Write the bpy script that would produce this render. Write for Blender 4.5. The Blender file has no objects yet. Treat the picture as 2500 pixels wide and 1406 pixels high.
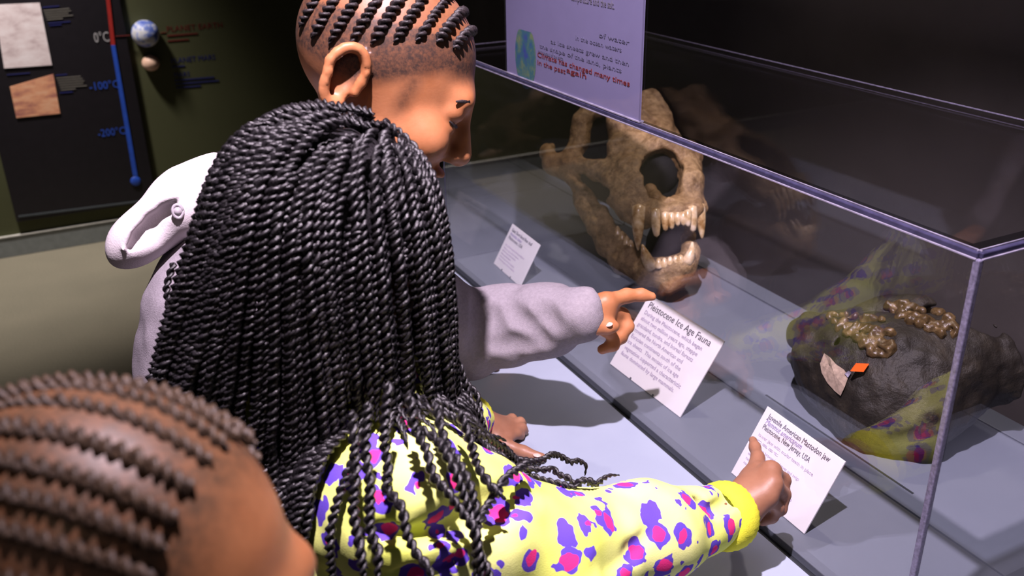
import bpy, bmesh, math, random
import numpy as np
import openvdb
from mathutils import Vector, Matrix
random.seed(7); rng = np.random.default_rng(7)
S = bpy.context.scene

# ------------------------------------------------------------------ camera, world, lights, exposure
FPX = 2256.155
CAM = np.array([-0.76949, -0.53295, 1.59218])
RW = np.array([[0.89172892, -0.19906272, 0.40644012], [-0.45227012, -0.35928338, 0.81631317], [-0.01647034, -0.91175078, -0.4104135]])
cd = bpy.data.cameras.new('camera'); cam = bpy.data.objects.new('camera', cd); S.collection.objects.link(cam); S.camera = cam
cd.sensor_width = 36.0; cd.lens = FPX / 2500 * 36.0; cd.clip_start = 0.02
cam.matrix_world = Matrix([[RW[0][0], -RW[0][1], -RW[0][2], CAM[0]], [RW[1][0], -RW[1][1], -RW[1][2], CAM[1]], [RW[2][0], -RW[2][1], -RW[2][2], CAM[2]], [0, 0, 0, 1]])
cd.dof.use_dof = True; cd.dof.focus_distance = 1.2; cd.dof.aperture_fstop = 6.5
S.view_settings.view_transform = 'Standard'; S.view_settings.look = 'None'; S.view_settings.gamma = 1.0
S.view_settings.use_curve_mapping = False; S.view_settings.exposure = 0.0
S.cycles.transparent_max_bounces = 24
W = bpy.data.worlds.new('dim_gallery'); S.world = W; W.use_nodes = True
W.node_tree.nodes['Background'].inputs[0].default_value = (0.30, 0.27, 0.33, 1); W.node_tree.nodes['Background'].inputs[1].default_value = 0.24

def lamp(name, kind, loc, target, energy, color, size=0.05, angle=60, blend=0.5):
    l = bpy.data.lights.new(name, kind); o = bpy.data.objects.new(name, l); S.collection.objects.link(o)
    l.energy = energy; l.color = color; o.location = loc
    if kind == 'AREA': l.size = size
    else: l.shadow_soft_size = size
    if kind == 'SPOT': l.spot_size = math.radians(angle); l.spot_blend = blend
    o.rotation_euler = (Vector(target) - Vector(loc)).to_track_quat('-Z', 'Y').to_euler(); return o
lamp('case_spotlight', 'SPOT', (-0.60, -0.12, 2.72), (-0.14, 0.42, 0.8), 425, (1.0, 0.83, 0.98), 0.018, 64, 0.55)
lamp('rear_spotlight', 'SPOT', (0.75, 0.9, 2.72), (0.25, 1.0, 0.85), 55, (1.0, 0.83, 0.70), 0.03, 62, 0.6)
lamp('wall_washer', 'SPOT', (-1.05, 3.5, 2.85), (-1.1, 4.05, 0.6), 430, (1.0, 0.92, 0.86), 0.12, 68, 1.0)
lamp('visitor_spotlight', 'SPOT', (-1.7, -1.1, 2.7), (-0.8, 0.1, 1.3), 10, (1.0, 0.74, 0.5), 0.12, 50, 0.7)

# ------------------------------------------------------------------ small helpers
def at(px, py, d):      # point seen at pixel (px, py) at depth d metres
    return CAM + RW @ (np.array([px - 1250.0, py - 703.0, FPX]) * (d / FPX))
def onplane(px, py, ax, v):
    r = RW @ np.array([px - 1250.0, py - 703.0, FPX]); return CAM + r * ((v - CAM[ax]) / r[ax])
def PX(px, py, x): return onplane(px, py, 0, x)
def PZ(px, py, z): return onplane(px, py, 2, z)
def unit(v): v = np.asarray(v, float); return v / np.linalg.norm(v)
def camv(x, y, z): return unit(RW @ np.array([x, y, z], float))

_lat = np.random.default_rng(3).random((8, 32, 32, 32)).astype(np.float32) * 2 - 1
def vnoise(x, y, z, f, seed=0):
    L = _lat[seed % 8]
    x, y, z = np.broadcast_arrays(np.asarray(x, np.float32) * f + 100.3, np.asarray(y, np.float32) * f + 100.7, np.asarray(z, np.float32) * f + 101.1)
    xi, yi, zi = np.floor(x).astype(int), np.floor(y).astype(int), np.floor(z).astype(int)
    u, v, w = x - xi, y - yi, z - zi
    u = u*u*(3-2*u); v = v*v*(3-2*v); w = w*w*(3-2*w)
    g = lambda a, b, c: L[(xi+a) % 32, (yi+b) % 32, (zi+c) % 32]
    return ((g(0,0,0)*(1-u)+g(1,0,0)*u)*(1-v)+(g(0,1,0)*(1-u)+g(1,1,0)*u)*v)*(1-w)+((g(0,0,1)*(1-u)+g(1,0,1)*u)*(1-v)+(g(0,1,1)*(1-u)+g(1,1,1)*u)*v)*w

BIG = 0.05
class Sdf:              # a signed distance grid sculpted with smooth unions and cuts
    def __init__(s, lo, hi, h):
        s.h = h; s.lo = np.array(lo, float); n = np.ceil((np.array(hi) - s.lo) / h).astype(int) + 1
        s.a = np.full(n, BIG, np.float32)
    def sub(s, lo, hi):
        i0 = np.maximum(np.floor((np.array(lo) - s.lo) / s.h).astype(int), 0)
        i1 = np.minimum(np.ceil((np.array(hi) - s.lo) / s.h).astype(int) + 1, s.a.shape)
        if np.any(i1 <= i0): return None
        sl = tuple(slice(a, b) for a, b in zip(i0, i1))
        g = [(np.arange(a, b, dtype=np.float32) * s.h + l).astype(np.float32) for a, b, l in zip(i0, i1, s.lo)]
        return sl, g[0][:, None, None], g[1][None, :, None], g[2][None, None, :]
    def put(s, lo, hi, fn, k=0.0, cut=False):
        pad = k + 3 * s.h + 0.02
        r = s.sub(np.array(lo) - pad, np.array(hi) + pad)
        if r is None: return
        sl, X, Y, Z = r; d = fn(X, Y, Z).astype(np.float32); a = s.a[sl]
        if cut:
            d = -d; m = np.maximum(a, d)
            if k > 0: h = np.maximum(k - np.abs(a - d), 0) / k; m = m + h*h*k*0.25
        else:
            m = np.minimum(a, d)
            if k > 0: h = np.maximum(k - np.abs(a - d), 0) / k; m = m - h*h*k*0.25
        s.a[sl] = np.clip(m, -BIG, BIG)
    def cap(s, p, q, r1, r2=None, k=0.01, cut=False):
        p = np.asarray(p, float); q = np.asarray(q, float); r2 = r1 if r2 is None else r2
        ba = q - p; bb = float(ba @ ba) + 1e-12; R = max(r1, r2)
        def fn(X, Y, Z):
            t = np.clip(((X-p[0])*ba[0] + (Y-p[1])*ba[1] + (Z-p[2])*ba[2]) / bb, 0, 1)
            return np.sqrt((X-p[0]-t*ba[0])**2 + (Y-p[1]-t*ba[1])**2 + (Z-p[2]-t*ba[2])**2) - (r1 + (r2-r1)*t)
        s.put(np.minimum(p, q) - R, np.maximum(p, q) + R, fn, k, cut)
    def chain(s, pts, rs, k=0.01, cut=False):
        for i in range(len(pts) - 1): s.cap(pts[i], pts[i+1], rs[i], rs[i+1], k, cut)
    def ell(s, c, r, axes=None, k=0.01, cut=False):
        c = np.asarray(c, float); A = np.eye(3) if axes is None else np.asarray(axes, float); R = max(r)
        def fn(X, Y, Z):
            x, y, z = X-c[0], Y-c[1], Z-c[2]
            l = [A[i][0]*x + A[i][1]*y + A[i][2]*z for i in range(3)]
            k0 = np.sqrt(sum((l[i]/r[i])**2 for i in range(3))); k1 = np.sqrt(sum((l[i]/r[i]**2)**2 for i in range(3))) + 1e-9
            return k0*(k0-1)/k1
        s.put(c - R, c + R, fn, k, cut)
    def half(s, ax, v, sign):     # keep the side sign*(coord - v) < 0
        g = np.arange(s.a.shape[ax], dtype=np.float32) * s.h + s.lo[ax]
        sh = [1, 1, 1]; sh[ax] = -1
        s.a = np.maximum(s.a, np.clip(sign * (g - v), -BIG, BIG).reshape(sh)).astype(np.float32)
    def rough(s, amp, f, seed=0, lo=None, hi=None):
        lo = s.lo if lo is None else lo; hi = s.lo + np.array(s.a.shape) * s.h if hi is None else hi
        sl, X, Y, Z = s.sub(lo, hi); a = s.a[sl]
        idx = np.nonzero(np.abs(a) < BIG * 0.9)
        n = vnoise(X.ravel()[idx[0]], Y.ravel()[idx[1]], Z.ravel()[idx[2]], f, seed) * amp
        a[idx] += n
    def val(s, p):
        i = np.clip(np.round((p - s.lo) / s.h).astype(int), 1, np.array(s.a.shape) - 2)
        inside = np.all((p > s.lo) & (p < s.lo + (np.array(s.a.shape) - 1) * s.h), axis=1)
        a = s.a; x, y, z = i[:, 0], i[:, 1], i[:, 2]
        g = np.stack([a[x+1, y, z] - a[x-1, y, z], a[x, y+1, z] - a[x, y-1, z], a[x, y, z+1] - a[x, y, z-1]], 1)
        g /= np.linalg.norm(g, axis=1, keepdims=True) + 1e-9
        return np.where(inside, a[x, y, z], BIG), g
    def mesh(s, name):
        g = openvdb.FloatGrid(BIG); a = s.a.copy()
        for ax in range(3):
            e = [slice(None)]*3
            for j in (0, -1): e[ax] = j; a[tuple(e)] = BIG
        g.copyFromArray(a); pts, quads = g.convertToQuads(0.0)
        return mesh_np(name, np.asarray(pts) * s.h + s.lo, np.asarray(quads)[:, ::-1])

def mesh_np(name, v, f, smooth=True):
    m = bpy.data.meshes.new(name); v = np.asarray(v, np.float32); f = np.asarray(f, np.int32); n = f.shape[1]
    m.vertices.add(len(v)); m.vertices.foreach_set('co', v.ravel())
    m.loops.add(f.size); m.loops.foreach_set('vertex_index', f.ravel())
    m.polygons.add(len(f)); m.polygons.foreach_set('loop_start', np.arange(len(f), dtype=np.int32) * n)
    m.update(calc_edges=True); m.validate()
    m.polygons.foreach_set('use_smooth', np.full(len(m.polygons), smooth)); return m

def tag(o, label=None, cat=None, group=None, kind=None):
    if label: o['label'] = label
    if cat: o['category'] = cat
    if group: o['group'] = group
    if kind: o['kind'] = kind
    return o
def thing(name, label, cat, loc=(0, 0, 0), group=None):
    o = bpy.data.objects.new(name, None); o.empty_display_size = 0.05; S.collection.objects.link(o)
    o.location = loc; o.matrix_basis = Matrix.Translation(loc); return tag(o, label, cat, group)
def wm(o):
    m = o.matrix_basis.copy()
    return wm(o.parent) @ o.matrix_parent_inverse @ m if o.parent else m
def link(name, me, mat, parent=None, label=None, kind=None):
    o = bpy.data.objects.new(name, me); S.collection.objects.link(o)
    if mat is not None and hasattr(me, 'materials'):
        me.materials.clear(); me.materials.append(mat)
    if parent is not None: o.parent = parent; o.matrix_parent_inverse = wm(parent).inverted()
    return tag(o, label, None, None, kind)
def box_bm(lo, hi, bev=0.0, seg=2):
    bm = bmesh.new(); lo = Vector(lo); hi = Vector(hi)
    bmesh.ops.create_cube(bm, size=1.0)
    for v in bm.verts: v.co = Vector(((lo[i] + hi[i]) / 2 + v.co[i] * (hi[i] - lo[i])) for i in range(3))
    if bev > 0: bmesh.ops.bevel(bm, geom=list(bm.edges), offset=bev, segments=seg, affect='EDGES', profile=0.5)
    return bm
def bm_mesh(name, bm, smooth=False):
    m = bpy.data.meshes.new(name); bm.to_mesh(m); bm.free()
    if smooth: m.polygons.foreach_set('use_smooth', [True] * len(m.polygons))
    return m
def box(name, lo, hi, mat, parent=None, bev=0.0, label=None, kind=None):
    return link(name, bm_mesh(name, box_bm(lo, hi, bev)), mat, parent, label, kind)
def quad_slab(name, o, r, u, w, h, t, mat, parent=None, bev=0.0006, label=None):  # slab with lower-left corner o, axes r/u, thickness t behind the face
    r = unit(r); u = unit(u); n = np.cross(r, u)
    bm = box_bm((0, 0, -t), (w, h, 0), bev)
    M = Matrix([[r[0], u[0], n[0], o[0]], [r[1], u[1], n[1], o[1]], [r[2], u[2], n[2], o[2]], [0, 0, 0, 1]])
    bmesh.ops.transform(bm, matrix=M, verts=bm.verts)
    return link(name, bm_mesh(name, bm), mat, parent, label)
def sphere(name, c, r, mat, parent=None, seg=24, label=None):
    bm = bmesh.new(); bmesh.ops.create_uvsphere(bm, u_segments=seg, v_segments=seg // 2, radius=1)
    r = (r, r, r) if np.isscalar(r) else r
    for v in bm.verts: v.co = Vector((c[0] + v.co.x * r[0], c[1] + v.co.y * r[1], c[2] + v.co.z * r[2]))
    return link(name, bm_mesh(name, bm, True), mat, parent, label)
def text(name, s, o, r, u, size, mat, parent, spacing=1.0, lift=0.0006, width=None, sx=1.0, shear=0):
    r = unit(r); u = unit(u); n = np.cross(r, u)
    c = bpy.data.curves.new(name, 'FONT'); c.body = s; c.size = size; c.extrude = 0.00015; c.space_line = spacing; c.resolution_u = 2; c.shear = shear
    tmp = bpy.data.objects.new(name, c); S.collection.objects.link(tmp)
    me = bpy.data.meshes.new_from_object(tmp.evaluated_get(bpy.context.evaluated_depsgraph_get()))
    bpy.data.objects.remove(tmp); bpy.data.curves.remove(c)
    co = np.zeros(len(me.vertices) * 3, np.float32); me.vertices.foreach_get('co', co); co = co.reshape(-1, 3)
    if width: sx = width / max(co[:, 0].max() - co[:, 0].min(), 1e-6)
    o = np.asarray(o, float) + n * lift
    co = o + np.outer(co[:, 0] * sx, r) + np.outer(co[:, 1], u) + np.outer(co[:, 2], n)
    me.vertices.foreach_set('co', co.astype(np.float32).ravel()); me.update()
    return link(name, me, mat, parent)

# ------------------------------------------------------------------ materials
class NT:
    def __init__(s, name):
        s.m = bpy.data.materials.new(name); s.m.use_nodes = True; s.t = s.m.node_tree; s.t.nodes.clear()
        s.out = s.t.nodes.new('ShaderNodeOutputMaterial')
    def n(s, typ, props=None, **ins):
        nd = s.t.nodes.new(typ)
        for k, v in (props or {}).items(): setattr(nd, k, v)
        for k, v in ins.items():
            k = k.replace('_', ' ')
            if k.startswith('i') and k[1:].isdigit(): k = int(k[1:])
            inp = nd.inputs[k]
            if hasattr(v, 'is_linked') or isinstance(v, bpy.types.NodeSocket): s.t.links.new(v, inp)
            else:
                try: inp.default_value = v
                except ValueError: inp.default_value = (*v, 1) if len(v) == 3 else v[:3]
        return nd
    def coord(s): return s.n('ShaderNodeTexCoord').outputs['Object']
    def noise(s, scale, detail=4, rough=0.6, vec=None):
        return s.n('ShaderNodeTexNoise', None, Vector=vec or s.coord(), Scale=scale, Detail=detail, Roughness=rough)
    def ramp(s, fac, stops, interp='LINEAR'):
        r = s.n('ShaderNodeValToRGB', None, Fac=fac); e = r.color_ramp; e.interpolation = interp
        while len(e.elements) < len(stops): e.elements.new(0.5)
        for el, (p, c) in zip(e.elements, stops): el.position = p; el.color = (*c, 1)
        return r.outputs[0]
    def mixc(s, fac, a, b, mode='MIX'):
        m = s.n('ShaderNodeMix', {'data_type': 'RGBA', 'blend_type': mode})
        for i, v in ((0, fac), (6, a), (7, b)):
            if isinstance(v, bpy.types.NodeSocket): s.t.links.new(v, m.inputs[i])
            else: m.inputs[i].default_value = v if not isinstance(v, tuple) else (*v, 1)[:4]
        return m.outputs[2]
    def math(s, op, a, b=0.0, c=0.0):
        m = s.n('ShaderNodeMath', {'operation': op})
        for i, v in enumerate((a, b, c)):
            if isinstance(v, bpy.types.NodeSocket): s.t.links.new(v, m.inputs[i])
            else: m.inputs[i].default_value = v
        return m.outputs[0]
    def bump(s, h, strength=0.3, dist=0.002): return s.n('ShaderNodeBump', None, Height=h, Strength=strength, Distance=dist).outputs[0]
    def bsdf(s, color, rough=0.6, normal=None, spec=0.5, **kw):
        b = s.n('ShaderNodeBsdfPrincipled')
        for k, v in dict({'Base Color': color, 'Roughness': rough, 'Specular IOR Level': spec}, **kw).items():
            if isinstance(v, bpy.types.NodeSocket): s.t.links.new(v, b.inputs[k])
            else: b.inputs[k].default_value = (*v, 1) if isinstance(v, tuple) and len(v) == 3 and 'Color' in k else v
        if normal is not None: s.t.links.new(normal, b.inputs['Normal'])
        s.t.links.new(b.outputs[0], s.out.inputs[0]); return s.m
def plain(name, color, rough=0.6, spec=0.5, var=0.12, scale=30, bump=0.0, bscale=200):
    t = NT(name); nz = t.noise(scale); a = tuple(c * (1 - var) for c in color); b = tuple(min(1, c * (1 + var)) for c in color)
    col = t.ramp(nz.outputs[0], [(0.3, a), (0.7, b)])
    nrm = t.bump(t.noise(bscale, 3).outputs[0], bump, 0.002) if bump else None
    return t.bsdf(col, rough, nrm, spec)

def m_carpet():
    t = NT('carpet'); n1 = t.noise(260, 3, 0.8); n2 = t.noise(1.3, 3)
    c = t.ramp(n1.outputs[0], [(0.3, (0.11, 0.10, 0.075)), (0.5, (0.26, 0.235, 0.175)), (0.72, (0.42, 0.37, 0.28))])
    c = t.mixc(0.35, c, t.ramp(n2.outputs[0], [(0.3, (0.16, 0.15, 0.12)), (0.7, (0.34, 0.30, 0.23))]))
    return t.bsdf(c, 0.95, t.bump(n1.outputs[0], 0.8, 0.006), 0.1)
def m_acrylic(name, tint=(0.985, 0.985, 0.99), ior=1.42, rough=0.0):
    t = NT(name); bf = t.n('ShaderNodeNewGeometry').outputs['Backfacing']     # same reflectance on both faces of a thin sheet
    f = t.n('ShaderNodeFresnel', None, IOR=t.math('MULTIPLY_ADD', bf, 1 / ior - ior, ior))
    tr = t.n('ShaderNodeBsdfTransparent', None, Color=(*tint, 1)); gl = t.n('ShaderNodeBsdfGlossy', None, Color=(1, 1, 1, 1), Roughness=rough)
    mx = t.n('ShaderNodeMixShader', None, i0=f.outputs[0], i1=tr.outputs[0], i2=gl.outputs[0])
    t.t.links.new(mx.outputs[0], t.out.inputs[0]); return t.m
def m_sheet(name, color, alpha, rough=0.5):
    t = NT(name); tr = t.n('ShaderNodeBsdfTransparent'); nz = t.noise(25, 3)
    col = t.ramp(nz.outputs[0], [(0.3, tuple(c * 0.95 for c in color)), (0.7, color)])
    b = t.n('ShaderNodeBsdfPrincipled', None, Base_Color=col, Roughness=rough)
    mx = t.n('ShaderNodeMixShader', None, i0=alpha, i1=tr.outputs[0], i2=b.outputs[0])
    t.t.links.new(mx.outputs[0], t.out.inputs[0]); return t.m
def m_hair(name, dark, light, rough=0.38, spec=0.6):
    t = NT(name); n = t.noise(420, 3, 0.7)
    c = t.ramp(n.outputs[0], [(0.35, dark), (0.75, light)])
    return t.bsdf(c, rough, t.bump(n.outputs[0], 0.6, 0.0015), spec)
def m_skin(name, base, deep, fuzz=None, rough=0.48):
    t = NT(name); n = t.noise(18, 4); n2 = t.noise(380, 3)
    c = t.ramp(n.outputs[0], [(0.3, deep), (0.7, base)])
    if fuzz:
        a = t.n('ShaderNodeAttribute', {'attribute_name': 'fuzz'}).outputs['Fac']
        sp = t.ramp(t.noise(160, 4, 0.8).outputs[0], [(0.34, (0.7, 0.7, 0.7)), (0.6, (1, 1, 1))])
        c = t.mixc(t.math('MULTIPLY', a, sp), c, fuzz)
    return t.bsdf(c, rough, t.bump(n2.outputs[0], 0.12, 0.001), 0.4, **{'Subsurface Weight': 0.08, 'Subsurface Radius': (0.02, 0.008, 0.005), 'Subsurface Scale': 0.3})
def m_leopard():
    t = NT('leopard_fleece'); co = t.coord()
    wob = t.n('ShaderNodeTexNoise', None, Vector=co, Scale=42.0, Detail=2.0)
    v = t.n('ShaderNodeVectorMath', {'operation': 'MULTIPLY_ADD'}, i0=wob.outputs['Color'], i1=(0.012, 0.012, 0.012), i2=co).outputs[0]
    vor = t.n('ShaderNodeTexVoronoi', {'feature': 'F1'}, Vector=v, Scale=31.0, Randomness=0.75)
    d = vor.outputs['Distance']; rnd = t.n('ShaderNodeSeparateColor', None, Color=vor.outputs['Color'])
    big = t.math('MULTIPLY_ADD', rnd.outputs[0], 0.12, 0.35)
    rr = t.math('DIVIDE', d, big)
    brk = t.noise(75, 1, 0.5, vec=co).outputs[0]
    spot = t.math('LESS_THAN', t.math('ADD', rr, t.math('MULTIPLY', t.math('SUBTRACT', brk, 0.5), 1.3)), 0.98)
    core = t.math('LESS_THAN', t.math('ADD', rr, t.math('MULTIPLY', t.math('SUBTRACT', brk, 0.5), -0.9)), 0.60)
    haspink = t.math('GREATER_THAN', rnd.outputs[1], 0.10)
    base = t.ramp(t.noise(9, 2).outputs[0], [(0.35, (0.70, 0.78, 0.14)), (0.65, (0.80, 0.84, 0.30))])
    c = t.mixc(spot, base, (0.12, 0.065, 0.50))
    c = t.mixc(t.math('MULTIPLY', t.math('MULTIPLY', core, haspink), 1.0), c, (0.80, 0.035, 0.22))
    return t.bsdf(c, 0.9, t.bump(t.noise(700, 2).outputs[0], 0.25, 0.001), 0.15)
def m_bone():
    t = NT('fossil_bone'); n = t.noise(14, 6, 0.65); n2 = t.noise(70, 5, 0.7); n3 = t.noise(5, 2)
    c = t.ramp(n.outputs[0], [(0.32, (0.04, 0.020, 0.007)), (0.46, (0.19, 0.105, 0.036)), (0.60, (0.42, 0.275, 0.125)), (0.74, (0.62, 0.46, 0.28))])
    c = t.mixc(0.5, c, t.ramp(n2.outputs[0], [(0.36, (0.07, 0.035, 0.014)), (0.62, (0.55, 0.38, 0.19))]))
    c = t.mixc(0.30, c, (0.10, 0.06, 0.03))
    c = t.mixc(t.ramp(n3.outputs[0], [(0.45, (0, 0, 0)), (0.7, (0.5, 0.5, 0.5))]), c, (0.26, 0.13, 0.03))
    return t.bsdf(c, 0.5, t.bump(n2.outputs[0], 0.9, 0.006), 0.45)
def m_tooth():
    t = NT('tooth_enamel'); n = t.noise(45, 4, 0.6)
    c = t.ramp(n.outputs[0], [(0.34, (0.26, 0.14, 0.045)), (0.5, (0.52, 0.37, 0.19)), (0.66, (0.70, 0.57, 0.41))])
    return t.bsdf(c, 0.25, t.bump(n.outputs[0], 0.15, 0.001), 0.6)
def m_jaw():
    t = NT('dark_fossil'); n = t.noise(20, 6, 0.7); n2 = t.noise(110, 4, 0.7)
    c = t.ramp(n.outputs[0], [(0.3, (0.005, 0.0035, 0.002)), (0.55, (0.012, 0.009, 0.0055)), (0.8, (0.034, 0.026, 0.015))])
    return t.bsdf(c, 0.6, t.bump(n2.outputs[0], 0.6, 0.004), 0.4)
def m_molar():
    t = NT('fossil_molar'); n = t.noise(60, 5, 0.7)
    c = t.ramp(n.outputs[0], [(0.3, (0.02, 0.012, 0.005)), (0.55, (0.08, 0.05, 0.02)), (0.75, (0.24, 0.165, 0.08))])
    return t.bsdf(c, 0.32, t.bump(n.outputs[0], 0.6, 0.003), 0.4)
def m_photo(name, stops, scale, stretch):
    t = NT(name); mp = t.n('ShaderNodeMapping', None, Vector=t.coord(), Scale=stretch)
    n = t.noise(scale, 6, 0.6, vec=mp.outputs[0]); return t.bsdf(t.ramp(n.outputs[0], stops), 0.45)
def m_globe(name, stops, scale):
    t = NT(name); n = t.noise(scale, 6, 0.62); return t.bsdf(t.ramp(n.outputs[0], stops), 0.5)
def m_deck(name, k):
    t = NT(name); n = t.noise(6, 3); f = t.noise(500, 2)
    c = t.ramp(n.outputs[0], [(0.3, (0.275*k, 0.315*k, 0.40*k)), (0.7, (0.305*k, 0.345*k, 0.43*k))])
    return t.bsdf(c, 0.42, t.bump(f.outputs[0], 0.05, 0.0005), 0.35)

M = dict(
    carpet=m_carpet(), wall=plain('olive_wall', (0.072, 0.075, 0.036), 0.85, 0.2, 0.06, 3, 0.15, 350), dark=plain('charcoal_wall', (0.068, 0.060, 0.059), 0.9, 0.2, 0.15, 3),
    base=plain('grey_baseboard', (0.20, 0.215, 0.215), 0.6), basetop=plain('pale_baseboard_cap', (0.55, 0.53, 0.5), 0.5), ceil=plain('black_ceiling', (0.012, 0.012, 0.012), 0.95),
    panel=plain('black_panel', (0.012, 0.010, 0.013), 0.38, 0.35, 0.1), red=plain('red_print', (0.34, 0.018, 0.014), 0.5), blue=plain('blue_print', (0.018, 0.075, 0.48), 0.5), dblue=plain('dark_blue_print', (0.010, 0.013, 0.12), 0.6),
    redtext=plain('dull_red_print', (0.13, 0.010, 0.008), 0.6), white=plain('white_print', (0.42, 0.40, 0.42), 0.5), grey=plain('grey_print', (0.16, 0.145, 0.13), 0.6), ink=plain('grey_ink', (0.10, 0.09, 0.12), 0.7), paleink=plain('pale_ink', (0.42, 0.36, 0.50), 0.7), faint=plain('faint_ink', (0.56, 0.48, 0.62), 0.7), signink=plain('sign_ink', (0.09, 0.085, 0.15), 0.7), violetink=plain('violet_ink', (0.36, 0.30, 0.52), 0.7),
    deck=m_deck('grey_blue_deck', 0.46), ledge=m_deck('lit_ledge_tone', 0.95), gap=plain('joint_shadow_gap', (0.012, 0.016, 0.020), 0.7), cabinet=plain('cabinet_side', (0.055, 0.065, 0.075), 0.6),  # ledge is the deck colour lightened, painting in the stronger light outside the case
    acrylic=m_acrylic('clear_acrylic'), strip=m_acrylic('shading_strip', (0.62, 0.64, 0.66), 1.2), edge=plain('acrylic_edge', (0.035, 0.033, 0.07), 0.25, 0.6, 0.3, 60), edgelight=plain('polished_acrylic_edge', (0.21, 0.195, 0.26), 0.25, 0.5, 0.3, 45), corner=plain('glued_acrylic_corner', (0.13, 0.12, 0.18), 0.3, 0.6, 0.45, 220),
    card=plain('white_card', (0.82, 0.80, 0.82), 0.6, 0.3, 0.02), cardback=plain('card_back', (0.10, 0.10, 0.12), 0.7),
    bone=m_bone(), tooth=m_tooth(), jaw=m_jaw(), molar=m_molar(), tan=plain('tan_break', (0.33, 0.25, 0.19), 0.8, 0.3, 0.3, 120, 0.4), orange=plain('orange_sticker', (0.85, 0.12, 0.01), 0.5), shadefill=plain('black_shade_fill', (0.008, 0.008, 0.009), 0.8, 0.2),
    hair=m_hair('black_braid', (0.004, 0.0035, 0.0045), (0.022, 0.019, 0.022), 0.40, 0.6), hair2=m_hair('dark_cornrow', (0.008, 0.006, 0.008), (0.04, 0.03, 0.03), 0.45, 0.4), brownhair=m_hair('brown_cornrow', (0.02, 0.012, 0.008), (0.09, 0.055, 0.03), 0.5, 0.4),
    skin_girl=m_skin('brown_skin', (0.30, 0.145, 0.085), (0.21, 0.09, 0.05)), skin_boy=m_skin('light_brown_skin', (0.46, 0.19, 0.085), (0.35, 0.125, 0.045), (0.045, 0.026, 0.020)), skin_front=m_skin('warm_brown_skin', (0.36, 0.15, 0.06), (0.25, 0.09, 0.032), (0.05, 0.028, 0.014)),
    nail=plain('fingernail', (0.75, 0.42, 0.36), 0.2, 0.7), eyewhite=plain('eye_white', (0.55, 0.50, 0.47), 0.15), iris=plain('dark_iris', (0.012, 0.007, 0.005), 0.1),
    leopard=m_leopard(), cuff=plain('yellow_rib', (0.72, 0.72, 0.045), 0.85, 0.2, 0.06, 60, 0.3, 600), gray=plain('gray_fleece', (0.25, 0.225, 0.25), 0.95, 0.1, 0.1, 200, 0.4, 600), hood=plain('white_fleece', (0.50, 0.455, 0.475), 0.95, 0.1, 0.03, 60, 0.3, 500), eyelet=plain('grey_eyelet', (0.30, 0.27, 0.30), 0.3),
    navy=plain('navy_cotton', (0.02, 0.022, 0.04), 0.9, 0.1), tee=plain('dark_green_cotton', (0.03, 0.05, 0.04), 0.9, 0.1), shoe=plain('black_shoe', (0.015, 0.015, 0.016), 0.5),
    signsheet=m_sheet('sign_sheet', (0.20, 0.185, 0.33), 0.66), logo=m_globe('globe_print', [(0.35, (0.03, 0.04, 0.20)), (0.5, (0.03, 0.10, 0.12)), (0.65, (0.12, 0.16, 0.07))], 28),
    earth=m_globe('earth_paint', [(0.34, (0.05, 0.09, 0.42)), (0.50, (0.16, 0.22, 0.55)), (0.56, (0.62, 0.62, 0.70)), (0.72, (0.36, 0.34, 0.28))], 22), mars=m_globe('mars_paint', [(0.3, (0.55, 0.30, 0.22)), (0.7, (0.78, 0.55, 0.42))], 40),
    photo1=m_photo('pale_terrain_photo', [(0.3, (0.50, 0.38, 0.40)), (0.5, (0.74, 0.62, 0.64)), (0.7, (0.85, 0.76, 0.79))], 14, (1, 1, 2.2)), photo2=m_photo('red_desert_photo', [(0.28, (0.32, 0.11, 0.11)), (0.5, (0.72, 0.33, 0.19)), (0.72, (0.82, 0.50, 0.33))], 12, (1, 1, 3)),
)

# ------------------------------------------------------------------ the room
YW = 4.086
tag(box('floor', (-4, -2.5, -0.1), (1.07, 4.3, 0), M['carpet']), kind='structure')
tag(box('wall_far', (-4, YW, 0), (1.07, YW + 0.12, 3.0), M['wall']), kind='structure')
tag(box('wall_right', (0.95, -2.5, 0), (1.07, YW, 3.0), M['dark']), kind='structure')
tag(box('ceiling', (-4, -2.5, 3.0), (1.07, 4.3, 3.1), M['ceil']), kind='structure')
bb = tag(box('baseboard_far', (-4, YW - 0.012, 0), (0.95, YW, 0.096), M['base'], bev=0.002), kind='structure')
tag(box('trim_1', (-4, YW - 0.016, 0.096), (0.95, YW, 0.101), M['basetop']), kind='structure')

# ------------------------------------------------------------------ wall graphics
RX, UZ = (1, 0, 0), (0, 0, 1)
yp = YW - 0.025
pan = thing('temperature_panel', 'tall black wall panel with a red and blue thermometer scale and two planet surface photographs', 'panel', (-0.7, YW, 0.16))
quad_slab('board', (-1.012, yp, 0.165), RX, UZ, 0.612, 2.1, 0.025, M['panel'], pan, 0.002)
def wp(px, py, lift=0.0): return onplane(px, py, 1, yp - lift)
def wall_quad(name, pts, mat, parent, lift, t=0.004):
    v = [wp(*p, lift) for p in pts]; b = [p + np.array([0, t, 0]) for p in v]
    return link(name, mesh_np(name, v + b, [(3, 2, 1, 0), (4, 5, 6, 7), (0, 1, 5, 4), (1, 2, 6, 5), (2, 3, 7, 6), (3, 0, 4, 7)], False), mat, parent)
wall_quad('photograph', [(-14, 12), (97, 7), (127, 159), (10, 167)], M['photo1'], pan, 0.005)
wall_quad('photograph', [(24, 212), (130, 181), (147, 277), (40, 288)], M['photo2'], pan, 0.005)
wall_quad('thermometer_red_tube', [(255, -40), (264, -40), (281, 110), (271, 110)], M['red'], pan, 0.006)
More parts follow.
